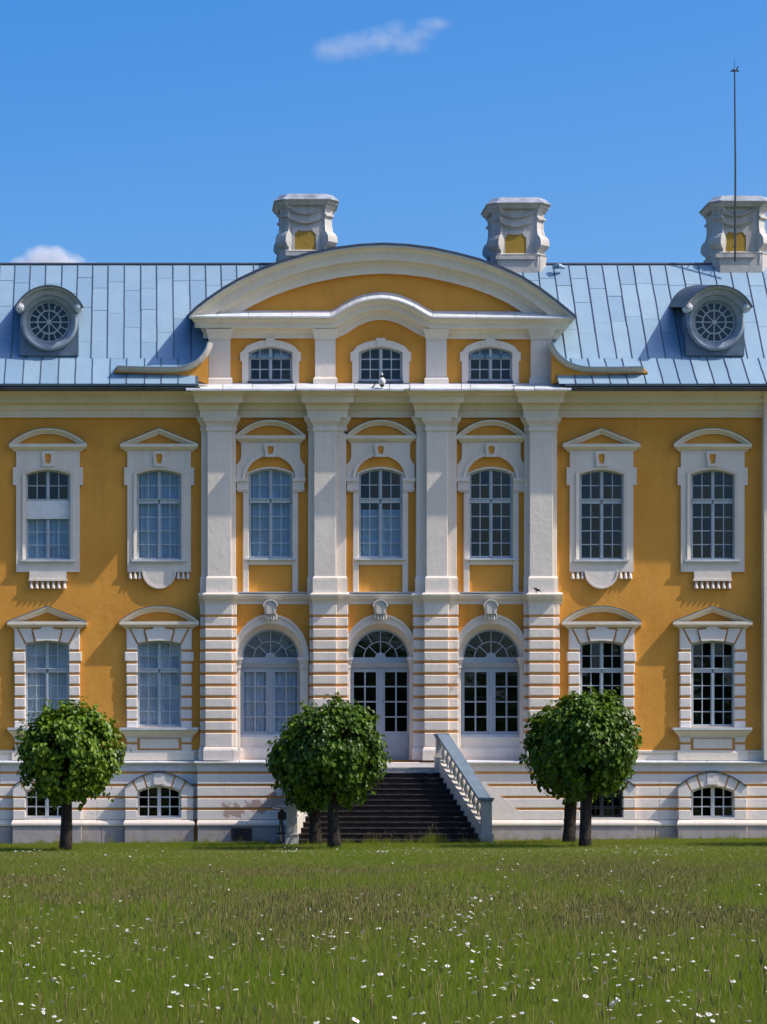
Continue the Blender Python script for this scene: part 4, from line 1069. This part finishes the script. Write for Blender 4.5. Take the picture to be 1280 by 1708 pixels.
# ------------------------------------------------------------------ mast on the right chimney
mt = tag(empty('lightning_mast', W(1226.5, 432, 2.2)), 'tall thin dark mast rising in front of the right chimney', 'mast')
A = W(1227, 436, 2.2); B = W(1226, 118, 2.2); C_ = W(1226, 98, 2.2)
MB().tube([A, (A + B) / 2 + Vector((.015, 0, 0)), B], [.035, .03, .022], 8).build('pole', 'mast_metal', mt)
MB().tube([B, C_], [.012, .005], 6).build('rod', 'mast_metal', mt)
m = MB(); m.tube([B + Vector((-.13, 0, 0)), B + Vector((.14, 0, 0))], .022, 6); m.tube([B + Vector((.06, 0, .03)), B + Vector((.11, 0, .14))], .022, 6); m.lathe(B + Vector((-.02, 0, -.02)), [(.04, 0), (.05, .06), (.02, .1)], 8); m.build('cross_arm', 'mast_metal', mt)
m = MB()
for yy in (352, 408): 
    a = W(1226.8, yy, 2.2); m.tube([a, (a.x, 2.56, a.z)], .018, 6)
m.build('bracket', 'mast_metal', mt)

# ------------------------------------------------------------------ lamp on the main cornice
P0 = W(637.5, 648.5, -.98)
lp = tag(empty('cornice_lamp', P0), 'small white egg shaped lamp with black fittings on the cornice above the middle bay', 'lamp')
MB().tube([P0, P0 + Vector((0, 0, .1))], .016, 6).build('stem', 'black_paint', lp)
MB().lathe(P0 + Vector((0, 0, .06)), [(.03, 0), (.06, .015), (.066, .06), (.07, .07)], 14).build('socket', 'black_paint', lp)
MB().lathe(P0 + Vector((0, 0, .12)), [(.065, 0), (.092, .04), (.107, .10), (.10, .15), (.075, .19), (.045, .215)], 16).build('globe', 'lamp_white', lp, smooth=True)
MB().lathe(P0 + Vector((0, 0, .325)), [(.04, 0), (.055, .02), (.05, .06), (.03, .08)], 12).build('collar', 'black_paint', lp)
MB().lathe(P0 + Vector((0, 0, .40)), [(.028, 0), (.034, .03), (.022, .075)], 10).build('finial', 'lamp_white', lp, smooth=True)
MB().tube([W(619, 650, -1.0), W(627, 639, -.5)], .02, 6).build('bracket_arm', 'black_paint', lp)

# ------------------------------------------------------------------ swallows
def swallow(p, rot, label, grp):
    sw = tag(empty('swallow', p), label, 'bird', grp)
    m = MB(); m.tube([(0, -.10, 0), (0, -.07, .005), (0, -.02, 0), (0, .05, 0), (0, .10, .005)], [.004, .018, .026, .018, .006], 8)
    for q in (-1, 1): m.add([(0, .06, .004), (q * .012, .09, .004), (q * .045, .19, .004), (q * .02, .12, .004)], [[0, 1, 2, 3]])
    o = m.build('body', 'bird_black', sw, smooth=True, origin=(0, 0, 0)); o.location = (0, 0, 0)
    m = MB(); m.lathe((0, -.01, -.028), [(.008, 0), (.018, .006), (.02, .012)], 8); o = m.build('belly', 'bird_white', sw, origin=(0, 0, 0)); o.location = (0, 0, 0)
    for q in (-1, 1):
        m = MB(); pts = [(q * .015, -.05, .01), (q * .07, -.07, .03), (q * .17, .02, .045), (q * .10, -.005, .03), (q * .015, .02, .01)]
        m.add(pts + [(x, y, z - .006) for x, y, z in pts], [[0, 1, 2, 3, 4], [5, 6, 7, 8, 9]] + [[i, (i + 1) % 5, 5 + (i + 1) % 5, 5 + i] for i in range(5)])
        o = m.build('wing', 'bird_black', sw, origin=(0, 0, 0)); o.location = (0, 0, 0)
    sw.rotation_euler = rot
swallow(W(577, 722, -.62), (R(20), R(20), R(55)), 'swallow fluttering beside the pediment of the middle upper window', 'swallows at the palace')
swallow(W(895, 985, -.95), (R(-60), R(25), R(-35)), 'dark swallow flying past the foot of the right pilaster', 'swallows at the palace')

# ------------------------------------------------------------------ bicycle by the stair
bx, by = W(470, 0, -3.6).x, -3.6; bz = gz(bx, by)
bk = tag(empty('bicycle', (bx, by, bz)), 'dark bicycle with a rear bag parked beside the left foot of the staircase', 'bicycle')
def circ(cy, r, n=24): return [Vector((0, cy + r * math.cos(6.2832 * i / n), .34 + r * math.sin(6.2832 * i / n))) for i in range(n + 1)]
O = Vector((bx, by, bz))
for cy in (-.52, .52):
    wh = group_empty('wheel', O + Vector((0, cy, .34)), bk)
    MB().tube([O + p for p in circ(cy, .33)], .020, 6, cap=False).build('tyre', 'black_rubber', wh)
    MB().tube([O + p for p in circ(cy, .30)], .010, 5, cap=False).build('rim', 'chrome', wh)
    m = MB()
    for a in range(14): m.tube([O + Vector((0, cy, .34)), O + Vector((0, cy + .3 * math.cos(a * .449), .34 + .3 * math.sin(a * .449)))], .002, 3)
    m.tube([O + Vector((-.05, cy, .34)), O + Vector((.05, cy, .34))], .022, 8); m.build('spokes', 'chrome', wh)
m = MB()
q = lambda x, y, z: O + Vector((x, y, z))
for a, b_ in ((q(0, -.52, .34), q(0, -.12, .30)), (q(0, -.52, .34), q(0, -.20, .78)), (q(0, -.12, .30), q(0, -.24, .88)), (q(0, -.12, .30), q(0, .38, .72)), (q(0, -.18, .70), q(0, .36, .80)), (q(.045, .52, .34), q(.03, .40, .72)), (q(-.045, .52, .34), q(-.03, .40, .72)), (q(0, .41, .70), q(0, .34, .98))): m.tube([a, b_], .016, 7)
m.build('frame', 'black_paint', bk)
m = MB(); m.tube([q(-.30, .24, 1.05), q(-.24, .34, 1.04), q(0, .36, 1.0), q(.24, .34, 1.04), q(.30, .24, 1.05)], .012, 7); m.build('handlebar', 'chrome', bk)
for sx in (-1, 1): MB().tube([q(sx * .30, .24, 1.05), q(sx * .33, .13, 1.04)], .018, 7).build('grip', 'black_rubber', bk)
MB().tube([q(0, -.36, .93), q(0, -.26, .94), q(0, -.08, .93)], [.05, .085, .03], 10).build('saddle', 'black_rubber', bk)
m = MB(); m.wbox(bx - .14, bx + .14, by - .72, by - .42, bz + .70, bz + .92); m.wbox(bx - .145, bx + .145, by - .73, by - .41, bz + .88, bz + .925); m.build('rear_bag', 'black_paint', bk)
m = MB(); m.tube([q(-.06, -.72, .69), q(-.06, -.24, .69)], .008, 5); m.tube([q(.06, -.72, .69), q(.06, -.24, .69)], .008, 5); m.tube([q(.05, -.66, .69), q(.03, -.52, .34)], .007, 5); m.tube([q(-.05, -.66, .69), q(-.03, -.52, .34)], .007, 5); m.build('carrier', 'chrome', bk)
m = MB(); m.tube([q(-.08, -.12, .30), q(.08, -.12, .30)], .03, 8); m.wbox(bx + .07, bx + .16, by - .3, by - .25, bz + .28, bz + .31); m.wbox(bx - .16, bx - .07, by + .02, by + .07, bz + .28, bz + .31); m.build('pedals', 'black_rubber', bk)

# ------------------------------------------------------------------ clipped lime trees
def lime(px, Y, crown_px, crown_py, rpx, rpy, seed, label, lean=0.0, n_leaf=10000):
    r_ = random.Random(seed)
    s = (D + Y) / D / S
    bx = W(px, 0, Y).x; bz = gz(bx, Y)
    c = W(crown_px, crown_py, Y); rx, rz = rpx * s, rpy * s
    t = tag(empty('lime_tree', (bx, Y, bz)), label, 'tree', 'clipped lime trees before the palace')
    m = MB(); pts = []; rad = []
    r0 = 10.5 * s
    topz = c.z + rz * .1
    for i in range(9):
        f = i / 8; pts.append((bx + (c.x - bx) * f + .03 * math.sin(f * 5 + seed), Y + .03 * math.cos(f * 4 + seed), bz - .1 + (topz - bz + .1) * f))
        rad.append(r0 * ((1.14 if i == 0 else 1.03 if i == 1 else 1.0) - .30 * f) * r_.uniform(.95, 1.05))
    m.tube(pts, rad, 14); m.build('trunk', 'bark', t, smooth=True)
    m = MB()
    for k in range(16):
        a = k * 2.4 + r_.random(); f = r_.uniform(.55, 1.0); e = r_.uniform(-.15, .9)
        p0 = Vector(pts[int(f * 8)]); L = r_.uniform(.6, .85)
        d = Vector((math.cos(a) * math.cos(e), math.sin(a) * math.cos(e), math.sin(e)))
        p1 = Vector((c.x + d.x * rx * L, Y + d.y * rx * L, c.z + d.z * rz * L)); mid = (p0 + p1) / 2 + Vector((0, 0, .12))
        m.tube([p0, mid, p1], [.05, .035, .012], 6)
    m.build('branches', 'bark', t, smooth=True)
    vs = []; fs = []; tone = []
    def leaf(p, nrm, tip, sz, tn):
        tip = (tip - nrm * tip.dot(nrm)).normalized(); sd = nrm.cross(tip)
        b = len(vs); fold = .16 * sz
        for u_, v_, w_ in ((0, -.05, 0), (-.42, .22, 1), (-.36, .62, 1), (0, 1.0, -.25), (.36, .62, 1), (.42, .22, 1), (0, .45, 0)):
            vs.append(p + sd * (u_ * sz) + tip * ((v_ - .4) * sz) + nrm * (w_ * fold))
        for f in ((0, 1, 6), (1, 2, 6), (2, 3, 6), (3, 4, 6), (4, 5, 6), (5, 0, 6)): fs.append([b + i for i in f]); tone.append(tn)
    cen = Vector((c.x, Y, c.z))
    clumps = []
    for k in range(230):
        z = r_.uniform(-1, 1); a = r_.uniform(0, 6.283); q = math.sqrt(1 - z * z)
        d = Vector((q * math.cos(a), q * math.sin(a), z))
        bumpy = 1.02 + .19 * noise.noise(d * 2.3 + Vector((seed, 0, 0))) + .10 * noise.noise(d * 6 + Vector((0, seed, 0)))
        clumps.append((d, bumpy * r_.uniform(.80, .96), r_.random()))
    for k in range(n_leaf):
        d0, rr, tb = clumps[r_.randrange(len(clumps))]
        inner = r_.random() < .32
        d = (d0 + Vector((r_.gauss(0, .11), r_.gauss(0, .11), r_.gauss(0, .11)))).normalized()
        q = rr * (r_.uniform(.45, .85) if inner else r_.uniform(.88, 1.10))
        p = cen + Vector((d.x * rx * q, d.y * rx * q, d.z * rz * q))
        # hanging sprays under the crown
        if d.z < -.45 and not inner:
            if r_.random() < .35: p.z -= r_.uniform(0, .30) * (.4 + noise.noise(Vector((d.x * 4, d.y * 4, seed))) )
        nrm = (d * 1.0 + Vector((r_.gauss(0, .45), r_.gauss(0, .45), .45 + r_.gauss(0, .4)))).normalized()
        tip = Vector((d.x * .6 + r_.gauss(0, .35), d.y * .6 + r_.gauss(0, .35), -.9))
        leaf(p, nrm, tip, r_.uniform(.09, .16), max(0, min(1, .5 * tb + .5 * r_.random())))
    for k in range(70):     # shoots that break the clipped outline
        z = r_.uniform(-.75, 1); a = r_.uniform(0, 6.283); q = math.sqrt(1 - z * z); d = Vector((q * math.cos(a), q * math.sin(a), z)); f0 = r_.uniform(.96, 1.06)
        for j in range(r_.randint(3, 7)):
            f1 = f0 + .035 * j; p = cen + Vector((d.x * rx * f1, d.y * rx * f1, d.z * rz * f1)) + Vector((r_.gauss(0, .04), r_.gauss(0, .04), r_.gauss(0, .04) - .01 * j))
            leaf(p, (d + Vector((r_.gauss(0, .5), r_.gauss(0, .5), .5))).normalized(), Vector((d.x + r_.gauss(0, .4), d.y, -.7)), r_.uniform(.08, .14), r_.uniform(.4, 1))
    for k in range(26):     # a few loose drooping twigs
        a = r_.uniform(0, 6.28); q = r_.uniform(.3, .8); p = cen + Vector((math.cos(a) * rx * q, math.sin(a) * rx * q, -rz * math.sqrt(1 - q * q) * .97))
        for j in range(r_.randint(2, 5)):
            leaf(p + Vector((r_.gauss(0, .03), r_.gauss(0, .03), -.075 * j)), Vector((r_.gauss(0, .5), -1, .3 + r_.gauss(0, .4))).normalized(), Vector((r_.gauss(0, .3), 0, -1)), r_.uniform(.1, .16), r_.random())
    me = bpy.data.meshes.new('crown'); me.from_pydata([v - cen for v in vs], [], fs)
    at = me.attributes.new('tone', 'FLOAT', 'FACE'); at.data.foreach_set('value', tone)
    me.materials.append(M['lime_leaf'])
    o = bpy.data.objects.new('crown', me); place(o, t, cen); o['kind'] = 'stuff'
    return t
FRONT, REAR = -11.0, -7.0
lime(107, FRONT, 117, 1255, 82, 81, 1, 'leftmost clipped lime tree, its round crown before the left wing windows')
lime(556, FRONT, 558, 1254, 80, 84, 2, 'clipped lime tree standing before the left side of the dark steps')
lime(527, REAR, 529, 1266, 76, 78, 3, 'lime tree behind the one before the steps, its mossy trunk just left of that trunk')
lime(978, FRONT, 982, 1239, 77, 84, 4, 'nearer of the two lime trees standing before the right wing')
lime(951, REAR, 953, 1250, 75, 80, 5, 'farther of the two lime trees before the right wing, trunk left of the nearer one')
lime(1412, FRONT, 1414, 1245, 82, 84, 6, 'clipped lime tree outside the right edge of the view')

# ------------------------------------------------------------------ meadow grass: tufts instanced on points
tuft_col = bpy.data.collections.new('grass_tufts')
def tuft(name, seed, nb, hmin, hmax, spread, wid, stalks, lean=.35):
    r_ = random.Random(seed); vs = []; fs = []; tone = []; mi = []
    for k in range(nb):
        a = r_.uniform(0, 6.283); q = spread * math.sqrt(r_.random()); x, y = q * math.cos(a), q * math.sin(a)
        h = r_.uniform(hmin, hmax); w = wid * r_.uniform(.6, 1.3); ln = abs(r_.gauss(0, lean)) * h; la = r_.uniform(0, 6.283)
        fa = r_.uniform(0, 3.14); dx, dy = math.cos(fa) * w / 2, math.sin(fa) * w / 2; b = len(vs); tn = r_.random()
        for f, ww in ((0, 1), (.4, .9), (.75, .6)):
            cx, cy, cz = x + math.cos(la) * ln * f * f, y + math.sin(la) * ln * f * f, h * f * (1 - .12 * f * ln / h)
            vs += [(cx - dx * ww, cy - dy * ww, cz), (cx + dx * ww, cy + dy * ww, cz)]
        vs.append((x + math.cos(la) * ln, y + math.sin(la) * ln, h * (1 - .12 * ln / h)))
        for f in ((0, 1, 3, 2), (2, 3, 5, 4), (4, 5, 6)): fs.append([b + i for i in f]); tone.append(tn); mi.append(0)
    for k in range(stalks):
        a = r_.uniform(0, 6.283); q = spread * math.sqrt(r_.random()); x, y = q * math.cos(a), q * math.sin(a)
        h = r_.uniform(hmax * .95, hmax * 1.3); la = r_.uniform(0, 6.283); ln = r_.uniform(.02, .2) * h
        tx, ty = x + math.cos(la) * ln, y + math.sin(la) * ln; b = len(vs); w = .0022; tn = r_.random()
        vs += [(x - w, y, 0), (x + w, y, 0), (tx + w, ty, h), (tx - w, ty, h)]; fs.append([b, b + 1, b + 2, b + 3]); tone.append(tn); mi.append(1)
        hl = r_.uniform(.04, .085); hw = r_.uniform(.004, .008); b = len(vs)
        for z, ww in ((h - .01, .3), (h + hl * .35, 1), (h + hl, .15)):
            for j in range(3): vs.append((tx + math.cos(j * 2.094 + la) * hw * ww + math.cos(la) * (z - h) * .15, ty + math.sin(j * 2.094 + la) * hw * ww, z))
        for L in (0, 1):
            for j in range(3): fs.append([b + L * 3 + j, b + L * 3 + (j + 1) % 3, b + L * 3 + 3 + (j + 1) % 3, b + L * 3 + 3 + j]); tone.append(tn); mi.append(1)
    me = bpy.data.meshes.new(name); me.from_pydata(vs, [], fs)
    at = me.attributes.new('tone', 'FLOAT', 'FACE'); at.data.foreach_set('value', tone)
    me.materials.append(M['grass_blade']); me.materials.append(M['seed_head'])
    me.polygons.foreach_set('material_index', mi)
    o = bpy.data.objects.new(name, me); tuft_col.objects.link(o); return o
# sorted by name: Collection Info picks in that order
tuft('tuft_a', 1, 56, .11, .26, .12, .0042, 0)
tuft('tuft_b', 2, 54, .12, .28, .13, .0044, 1)
tuft('tuft_c', 3, 50, .10, .24, .12, .0042, 3)
tuft('tuft_d', 4, 58, .10, .24, .11, .0052, 0, .5)
tuft('tuft_e', 5, 46, .11, .26, .13, .0042, 5)
def view_x(px, Y): return W(px, 0, Y).x
def grass_points():
    r_ = random.Random(5); P = []; SC = []; RZ = []; ID = []
    def add(x, y, sc, idx):
        P.append((x, y, gz(x, y) - .01)); SC.append(sc); RZ.append((r_.gauss(0, .06), r_.gauss(0, .06), r_.uniform(0, 6.283))); ID.append(idx)
    y = -69.0
    while y < -1.0:
        d = D + y
        sp = .085 + .0012 * d if y < -12 else .125
        x = view_x(-25, y) - 4.2; xe = view_x(1305, y) + 4.2
        while x < xe:
            xx, yy = x + r_.uniform(-.6, .6) * sp, y + r_.uniform(-.6, .6) * sp
            x += sp
            n1 = noise.noise(Vector((xx * .30, yy * .12, 3.1))) ; n2 = noise.noise(Vector((xx * .9, yy * .4, 7.7)))
            lush = n1 + .5 * n2 + (.35 if yy < -58 else 0) + (.25 if -22 < yy < -14 else 0)
            tall = max(.0, min(1.0, (-yy - 12) / 26))
            if yy > -1.4 - .8: 
                if yy > -.75 or r_.random() < .3: continue
            if TL - 1.6 < xx < TR + 1.4 and yy > -5.75: continue
            sc = (.30 + .45 * tall) * r_.uniform(.7, 1.25) * (1.0 + .18 * n2)
            if lush > .22: idx = r_.choice((0, 3, 3, 0, 1))
            elif lush > -.1: idx = r_.choice((0, 1, 1, 2, 0, 3))
            else: idx = r_.choice((2, 4, 1, 4, 2, 0))
            if tall < .3: idx = r_.choice((0, 3, 3, 0, 1))
            add(xx, yy, sc, idx)
        y += sp
    # weeds at the foot of the steps, the wall and the trunks
    for k in range(60):
        t = r_.random(); x = view_x(500 + 320 * t, -5.8); add(x, -5.75 - r_.uniform(.02, .35), r_.uniform(.45, 1.0), r_.choice((0, 1, 4)))
    for k in range(12): add(view_x(727 + r_.gauss(0, 8), -6.2), -6.2 + r_.gauss(0, .2), r_.uniform(.9, 1.5), r_.choice((0, 1, 1)))
    for k in range(160):
        px_ = r_.uniform(-10, 1290); add(view_x(px_, -.8), -.75 - r_.uniform(0, .25), r_.uniform(.3, .9), r_.choice((0, 1, 4)))
    for (tp, ty) in ((107, FRONT), (556, FRONT), (527, REAR), (978, FRONT), (951, REAR)):
        for k in range(26):
            a = r_.uniform(0, 6.28); add(view_x(tp, ty) + .24 * math.cos(a) * r_.uniform(1, 1.8), ty + .24 * math.sin(a) * r_.uniform(1, 1.8), r_.uniform(.3, .6), r_.choice((0, 3, 1)))
    return P, SC, RZ, ID
P_, SC, RZ, ID = grass_points()
me = bpy.data.meshes.new('meadow_grass'); me.from_pydata(P_, [], [])
me.attributes.new('sc', 'FLOAT', 'POINT').data.foreach_set('value', SC)
me.attributes.new('idx', 'INT', 'POINT').data.foreach_set('value', ID)
me.attributes.new('rz', 'FLOAT_VECTOR', 'POINT').data.foreach_set('vector', [v for t in RZ for v in t])
grass = bpy.data.objects.new('meadow_grass', me); COL.objects.link(grass)
tag(grass, 'uncut meadow grass with brown seed heads covering the whole foreground', 'grass', kind='stuff')
def instancer(o, coll, n_kinds):
    ng = bpy.data.node_groups.new(o.name + '_nodes', 'GeometryNodeTree')
    ng.interface.new_socket('Geometry', in_out='INPUT', socket_type='NodeSocketGeometry'); ng.interface.new_socket('Geometry', in_out='OUTPUT', socket_type='NodeSocketGeometry')
    gi = ng.nodes.new('NodeGroupInput'); go = ng.nodes.new('NodeGroupOutput'); ip = ng.nodes.new('GeometryNodeInstanceOnPoints')
    ci = ng.nodes.new('GeometryNodeCollectionInfo'); ci.inputs['Collection'].default_value = coll; ci.inputs['Separate Children'].default_value = True; ci.inputs['Reset Children'].default_value = True
    def attr(nm, ty):
        n = ng.nodes.new('GeometryNodeInputNamedAttribute'); n.data_type = ty; n.inputs['Name'].default_value = nm; return n.outputs['Attribute']
    ng.links.new(gi.outputs[0], ip.inputs['Points']); ng.links.new(ci.outputs[0], ip.inputs['Instance'])
    ip.inputs['Pick Instance'].default_value = True
    ng.links.new(attr('idx', 'INT'), ip.inputs['Instance Index'])
    e = ng.nodes.new('FunctionNodeEulerToRotation'); ng.links.new(attr('rz', 'FLOAT_VECTOR'), e.inputs[0]); ng.links.new(e.outputs[0], ip.inputs['Rotation'])
    ng.links.new(attr('sc', 'FLOAT'), ip.inputs['Scale']); ng.links.new(ip.outputs[0], go.inputs[0])
    md = o.modifiers.new('tufts', 'NODES'); md.node_group = ng
instancer(grass, tuft_col, 5)

# ------------------------------------------------------------------ daisies
def daisy_mesh(seed, petals):
    r_ = random.Random(seed); m = MB(); R0 = .0170
    m.cm = 0
    for k in range(petals):
        a = 6.283 * k / petals + r_.uniform(-.06, .06); L = R0 * r_.uniform(.9, 1.1); w = R0 * .24; c0, s0 = math.cos(a), math.sin(a); dz = r_.uniform(-.25, .12) * R0
        pt = lambda u, v, z: (c0 * u - s0 * v, s0 * u + c0 * v, z)
        m.add([pt(R0 * .25, -w * .5, 0), pt(L * .75, -w, dz * .5), pt(L, 0, dz), pt(L * .75, w, dz * .5), pt(R0 * .25, w * .5, 0)], [[0, 1, 2, 3, 4]])
    m.cm = 1
    m.lathe((0, 0, -.001), [(R0 * .3, 0), (R0 * .28, .003), (R0 * .15, .006)], 7)
    m.cm = 2
    m.tube([(0, 0, -.002), (.004, .006, -.12), (.0, .015, -.30)], [.0016, .0018, .002], 4)
    return m
daisy_protos = [daisy_mesh(k, 13 + k) for k in range(4)]
dm = []
for k, m in enumerate(daisy_protos):
    o = m.build('daisy', ['petal_white', 'daisy_yellow', 'grass_blade'], None, origin=(0, 0, 0), recalc=False); dm.append(o.data); bpy.data.objects.remove(o)
r_ = random.Random(21); spots = []
clusters = [(240, 1545, 38, 34), (515, 1540, 40, 20), (800, 1505, 60, 40), (1120, 1600, 70, 40), (1010, 1600, 50, 40), (120, 1560, 60, 50), (640, 1415, 10, 5), (1060, 1409, 34, 4), (1120, 1407, 30, 4), (720, 1560, 60, 40), (960, 1470, 80, 30), (820, 1620, 50, 30), (45, 1418, 16, 3), (480, 1412, 12, 3)]
def flower_at(px, py):
    # head height above ground, solve the depth where the eye ray meets it
    Y = -40.0
    for it in range(12):
        hgt = .07 + .13 * max(0, min(1, (-Y - 12) / 26))
        x = W(px, py, Y).x; drop = ZC - (gz(x, Y) + hgt)
        dd = FPX * drop / max(6.0, (py - YH)); Y = max(-68.5, min(-6.0, dd - D))
    return Vector((W(px, py, Y).x, Y, gz(W(px, py, Y).x, Y) + hgt))
for i in range(950):
    if r_.random() < .45:
        c0 = clusters[r_.randrange(len(clusters))]; px_, py_ = r_.gauss(c0[0], c0[2]), r_.gauss(c0[1], c0[3])
    else: px_, py_ = r_.uniform(-20, 1300), 1409 + 300 * r_.random() ** 1.25
    
    if not 1406 < py_ < 1715: continue
    p = flower_at(px_, py_)
    if p.y > -6.4: continue
    spots.append((D + p.y, p))
spots.sort(key=lambda t: t[0])
rest = []
def d_rot(): return (R(r_.gauss(9, 15)), R(r_.gauss(10, 15)), r_.uniform(0, 6.28))
for k, (dist, p) in enumerate(spots):
    sc = r_.uniform(.65, 1.3) * (1.25 if r_.random() < .06 else 1)
    if k < 300:
        o = bpy.data.objects.new('daisy', dm[k % 4]); o.location = p; o.rotation_euler = d_rot(); o.scale = (sc, sc, sc); COL.objects.link(o)
        tag(o, 'white daisy with a yellow centre in the nearer meadow grass', 'daisy', 'daisies in the nearer meadow')
    else: rest.append((p, sc * 1.1, d_rot()))
dcol = bpy.data.collections.new('daisy_heads')
for k in range(4): dcol.objects.link(bpy.data.objects.new('daisy_head_%d' % k, dm[k]))
me = bpy.data.meshes.new('far_daisies'); me.from_pydata([p for p, a, b in rest], [], [])
me.attributes.new('sc', 'FLOAT', 'POINT').data.foreach_set('value', [a for p, a, b in rest])
me.attributes.new('idx', 'INT', 'POINT').data.foreach_set('value', [k % 4 for k in range(len(rest))])
me.attributes.new('rz', 'FLOAT_VECTOR', 'POINT').data.foreach_set('vector', [v for p, a, b in rest for v in b])
fd = bpy.data.objects.new('far_daisies', me); COL.objects.link(fd); instancer(fd, dcol, 4)
tag(fd, 'scatter of small white daisies far off in the meadow', 'daisies', kind='stuff')

# ------------------------------------------------------------------ clouds
def cloud(name, px, py, Y, blobs, dens, label, nscale, lo, hi, seed):
    s_ = (D + Y) / FPX; c = W(px, py, Y)
    bm = bmesh.new()
    for (bx_, by_, rx, ry) in blobs:
        tmp = bmesh.ops.create_icosphere(bm, subdivisions=3, radius=1.0)
        for v in tmp['verts']:
            d = v.co.copy(); k = 1 + .22 * noise.noise(d * 1.7 + Vector((seed, bx_, by_)))
            v.co = Vector((bx_ * s_ + d.x * rx * s_ * k, d.y * (rx + ry) * .5 * s_ * k, -by_ * s_ + d.z * ry * s_ * k))
    me = bpy.data.meshes.new(name); bm.to_mesh(me); bm.free()
    o = bpy.data.objects.new(name, me); o.location = c; COL.objects.link(o)
    # one closed skin round all the puffs
    rm = o.modifiers.new('skin', 'REMESH'); rm.mode = 'VOXEL'; rm.voxel_size = 5 * s_
    mat = bpy.data.materials.new(name + '_vapour'); mat.use_nodes = True; nt = mat.node_tree; nt.nodes.clear()
    out = nt.nodes.new('ShaderNodeOutputMaterial'); pv = nt.nodes.new('ShaderNodeVolumePrincipled')
    pv.inputs['Color'].default_value = (1, 1, 1, 1); pv.inputs['Anisotropy'].default_value = 0.2
    tc = N(nt, 'ShaderNodeTexCoord')
    mp = N(nt, 'ShaderNodeMapping'); k = 1 / s_ / 100; mp.inputs['Scale'].default_value = (k, k, k); mp.inputs['Location'].default_value = (seed, seed, 0)
    nt.links.new(tc.outputs['Object'], mp.inputs[0])
    nz = noise_tex(nt, mp.outputs[0], nscale, 5, 0.6)
    # soft fall-off towards each puff's rim, strongest puff wins
    best = None
    for (bx_, by_, rx, ry) in blobs:
        sb = N(nt, 'ShaderNodeVectorMath', operation='SUBTRACT'); nt.links.new(tc.outputs['Object'], sb.inputs[0]); sb.inputs[1].default_value = (bx_ * s_, 0, -by_ * s_)
        ml = N(nt, 'ShaderNodeVectorMath', operation='MULTIPLY'); nt.links.new(sb.outputs[0], ml.inputs[0]); ml.inputs[1].default_value = (1 / (rx * s_), 2 / ((rx + ry) * s_), 1 / (ry * s_))
        ln = N(nt, 'ShaderNodeVectorMath', operation='LENGTH'); nt.links.new(ml.outputs[0], ln.inputs[0])
        f = N(nt, 'ShaderNodeMath', operation='SUBTRACT'); f.inputs[0].default_value = 1.0; f.use_clamp = True; nt.links.new(ln.outputs['Value'], f.inputs[1])
        if best is None: best = f.outputs[0]
        else:
            mx = N(nt, 'ShaderNodeMath', operation='MAXIMUM'); nt.links.new(best, mx.inputs[0]); nt.links.new(f.outputs[0], mx.inputs[1]); best = mx.outputs[0]
    a = N(nt, 'ShaderNodeMath', operation='MULTIPLY'); nt.links.new(best, a.inputs[0]); nt.links.new(ramp(nt, nz, lo, hi), a.inputs[1])
    nt.links.new(scale_fac(nt, a.outputs[0], dens / s_), pv.inputs['Density']); nt.links.new(pv.outputs[0], out.inputs['Volume'])
    o.data.materials.append(mat)
    tag(o, label, 'cloud')
cloud('cloud', 632, 66, 1900, [(-78, 18, 40, 24), (-40, 10, 52, 26), (5, 0, 56, 26), (40, 6, 52, 22), (28, -18, 26, 20), (92, -26, 38, 13), (70, -8, 34, 16)], .020, 'thin wispy white cloud high in the blue sky', 3.2, .34, .66, 3.0)
cloud('cloud', 84, 432, 2600, [(-6, 8, 52, 34), (-36, 14, 38, 24), (26, 12, 42, 26), (54, 18, 38, 16), (100, 20, 44, 10), (6, -5, 28, 20)], .13, 'white cloud top showing just above the roof ridge at left', 4.5, .38, .62, 9.0)

# ------------------------------------------------------------------ unseen tree belt, added for dark reflections in the ground floor windows
m = MB(); n = 90; vs = []
for i in range(n + 1):
    x = -170 + 330 * i / n
    hh = 14.5 + 3.0 * noise.noise(Vector((x * .06, 0, 0))) + 2.0 * noise.noise(Vector((x * .21, 4, 0)))
    for (f, dy) in ((0, 0), (.35, 2.5), (.7, 2.0), (.93, -.5), (1.0, -4), (.9, -8), (0, -10)):
        vs.append((x, -152 + dy + 1.2 * noise.noise(Vector((x * .3, f * 5, 1))), gz(0, -60) + hh * f))
m.add(vs, [[i * 7 + j, i * 7 + j + 1, (i + 1) * 7 + j + 1, (i + 1) * 7 + j] for i in range(n) for j in range(6)])
plantmat('reflection_foliage', [(.03, .06, .012), (.045, .085, .016)], 0.8, 0.15, 0.0, (.05, .09, .01), (0.35, 0.35, 0.65, (.02, .04, .01), 0.8))
tag(m.build('reflection_trees', 'reflection_foliage', smooth=True), 'unseen long tree belt behind the viewer, added to darken window reflections', 'trees', kind='stuff')
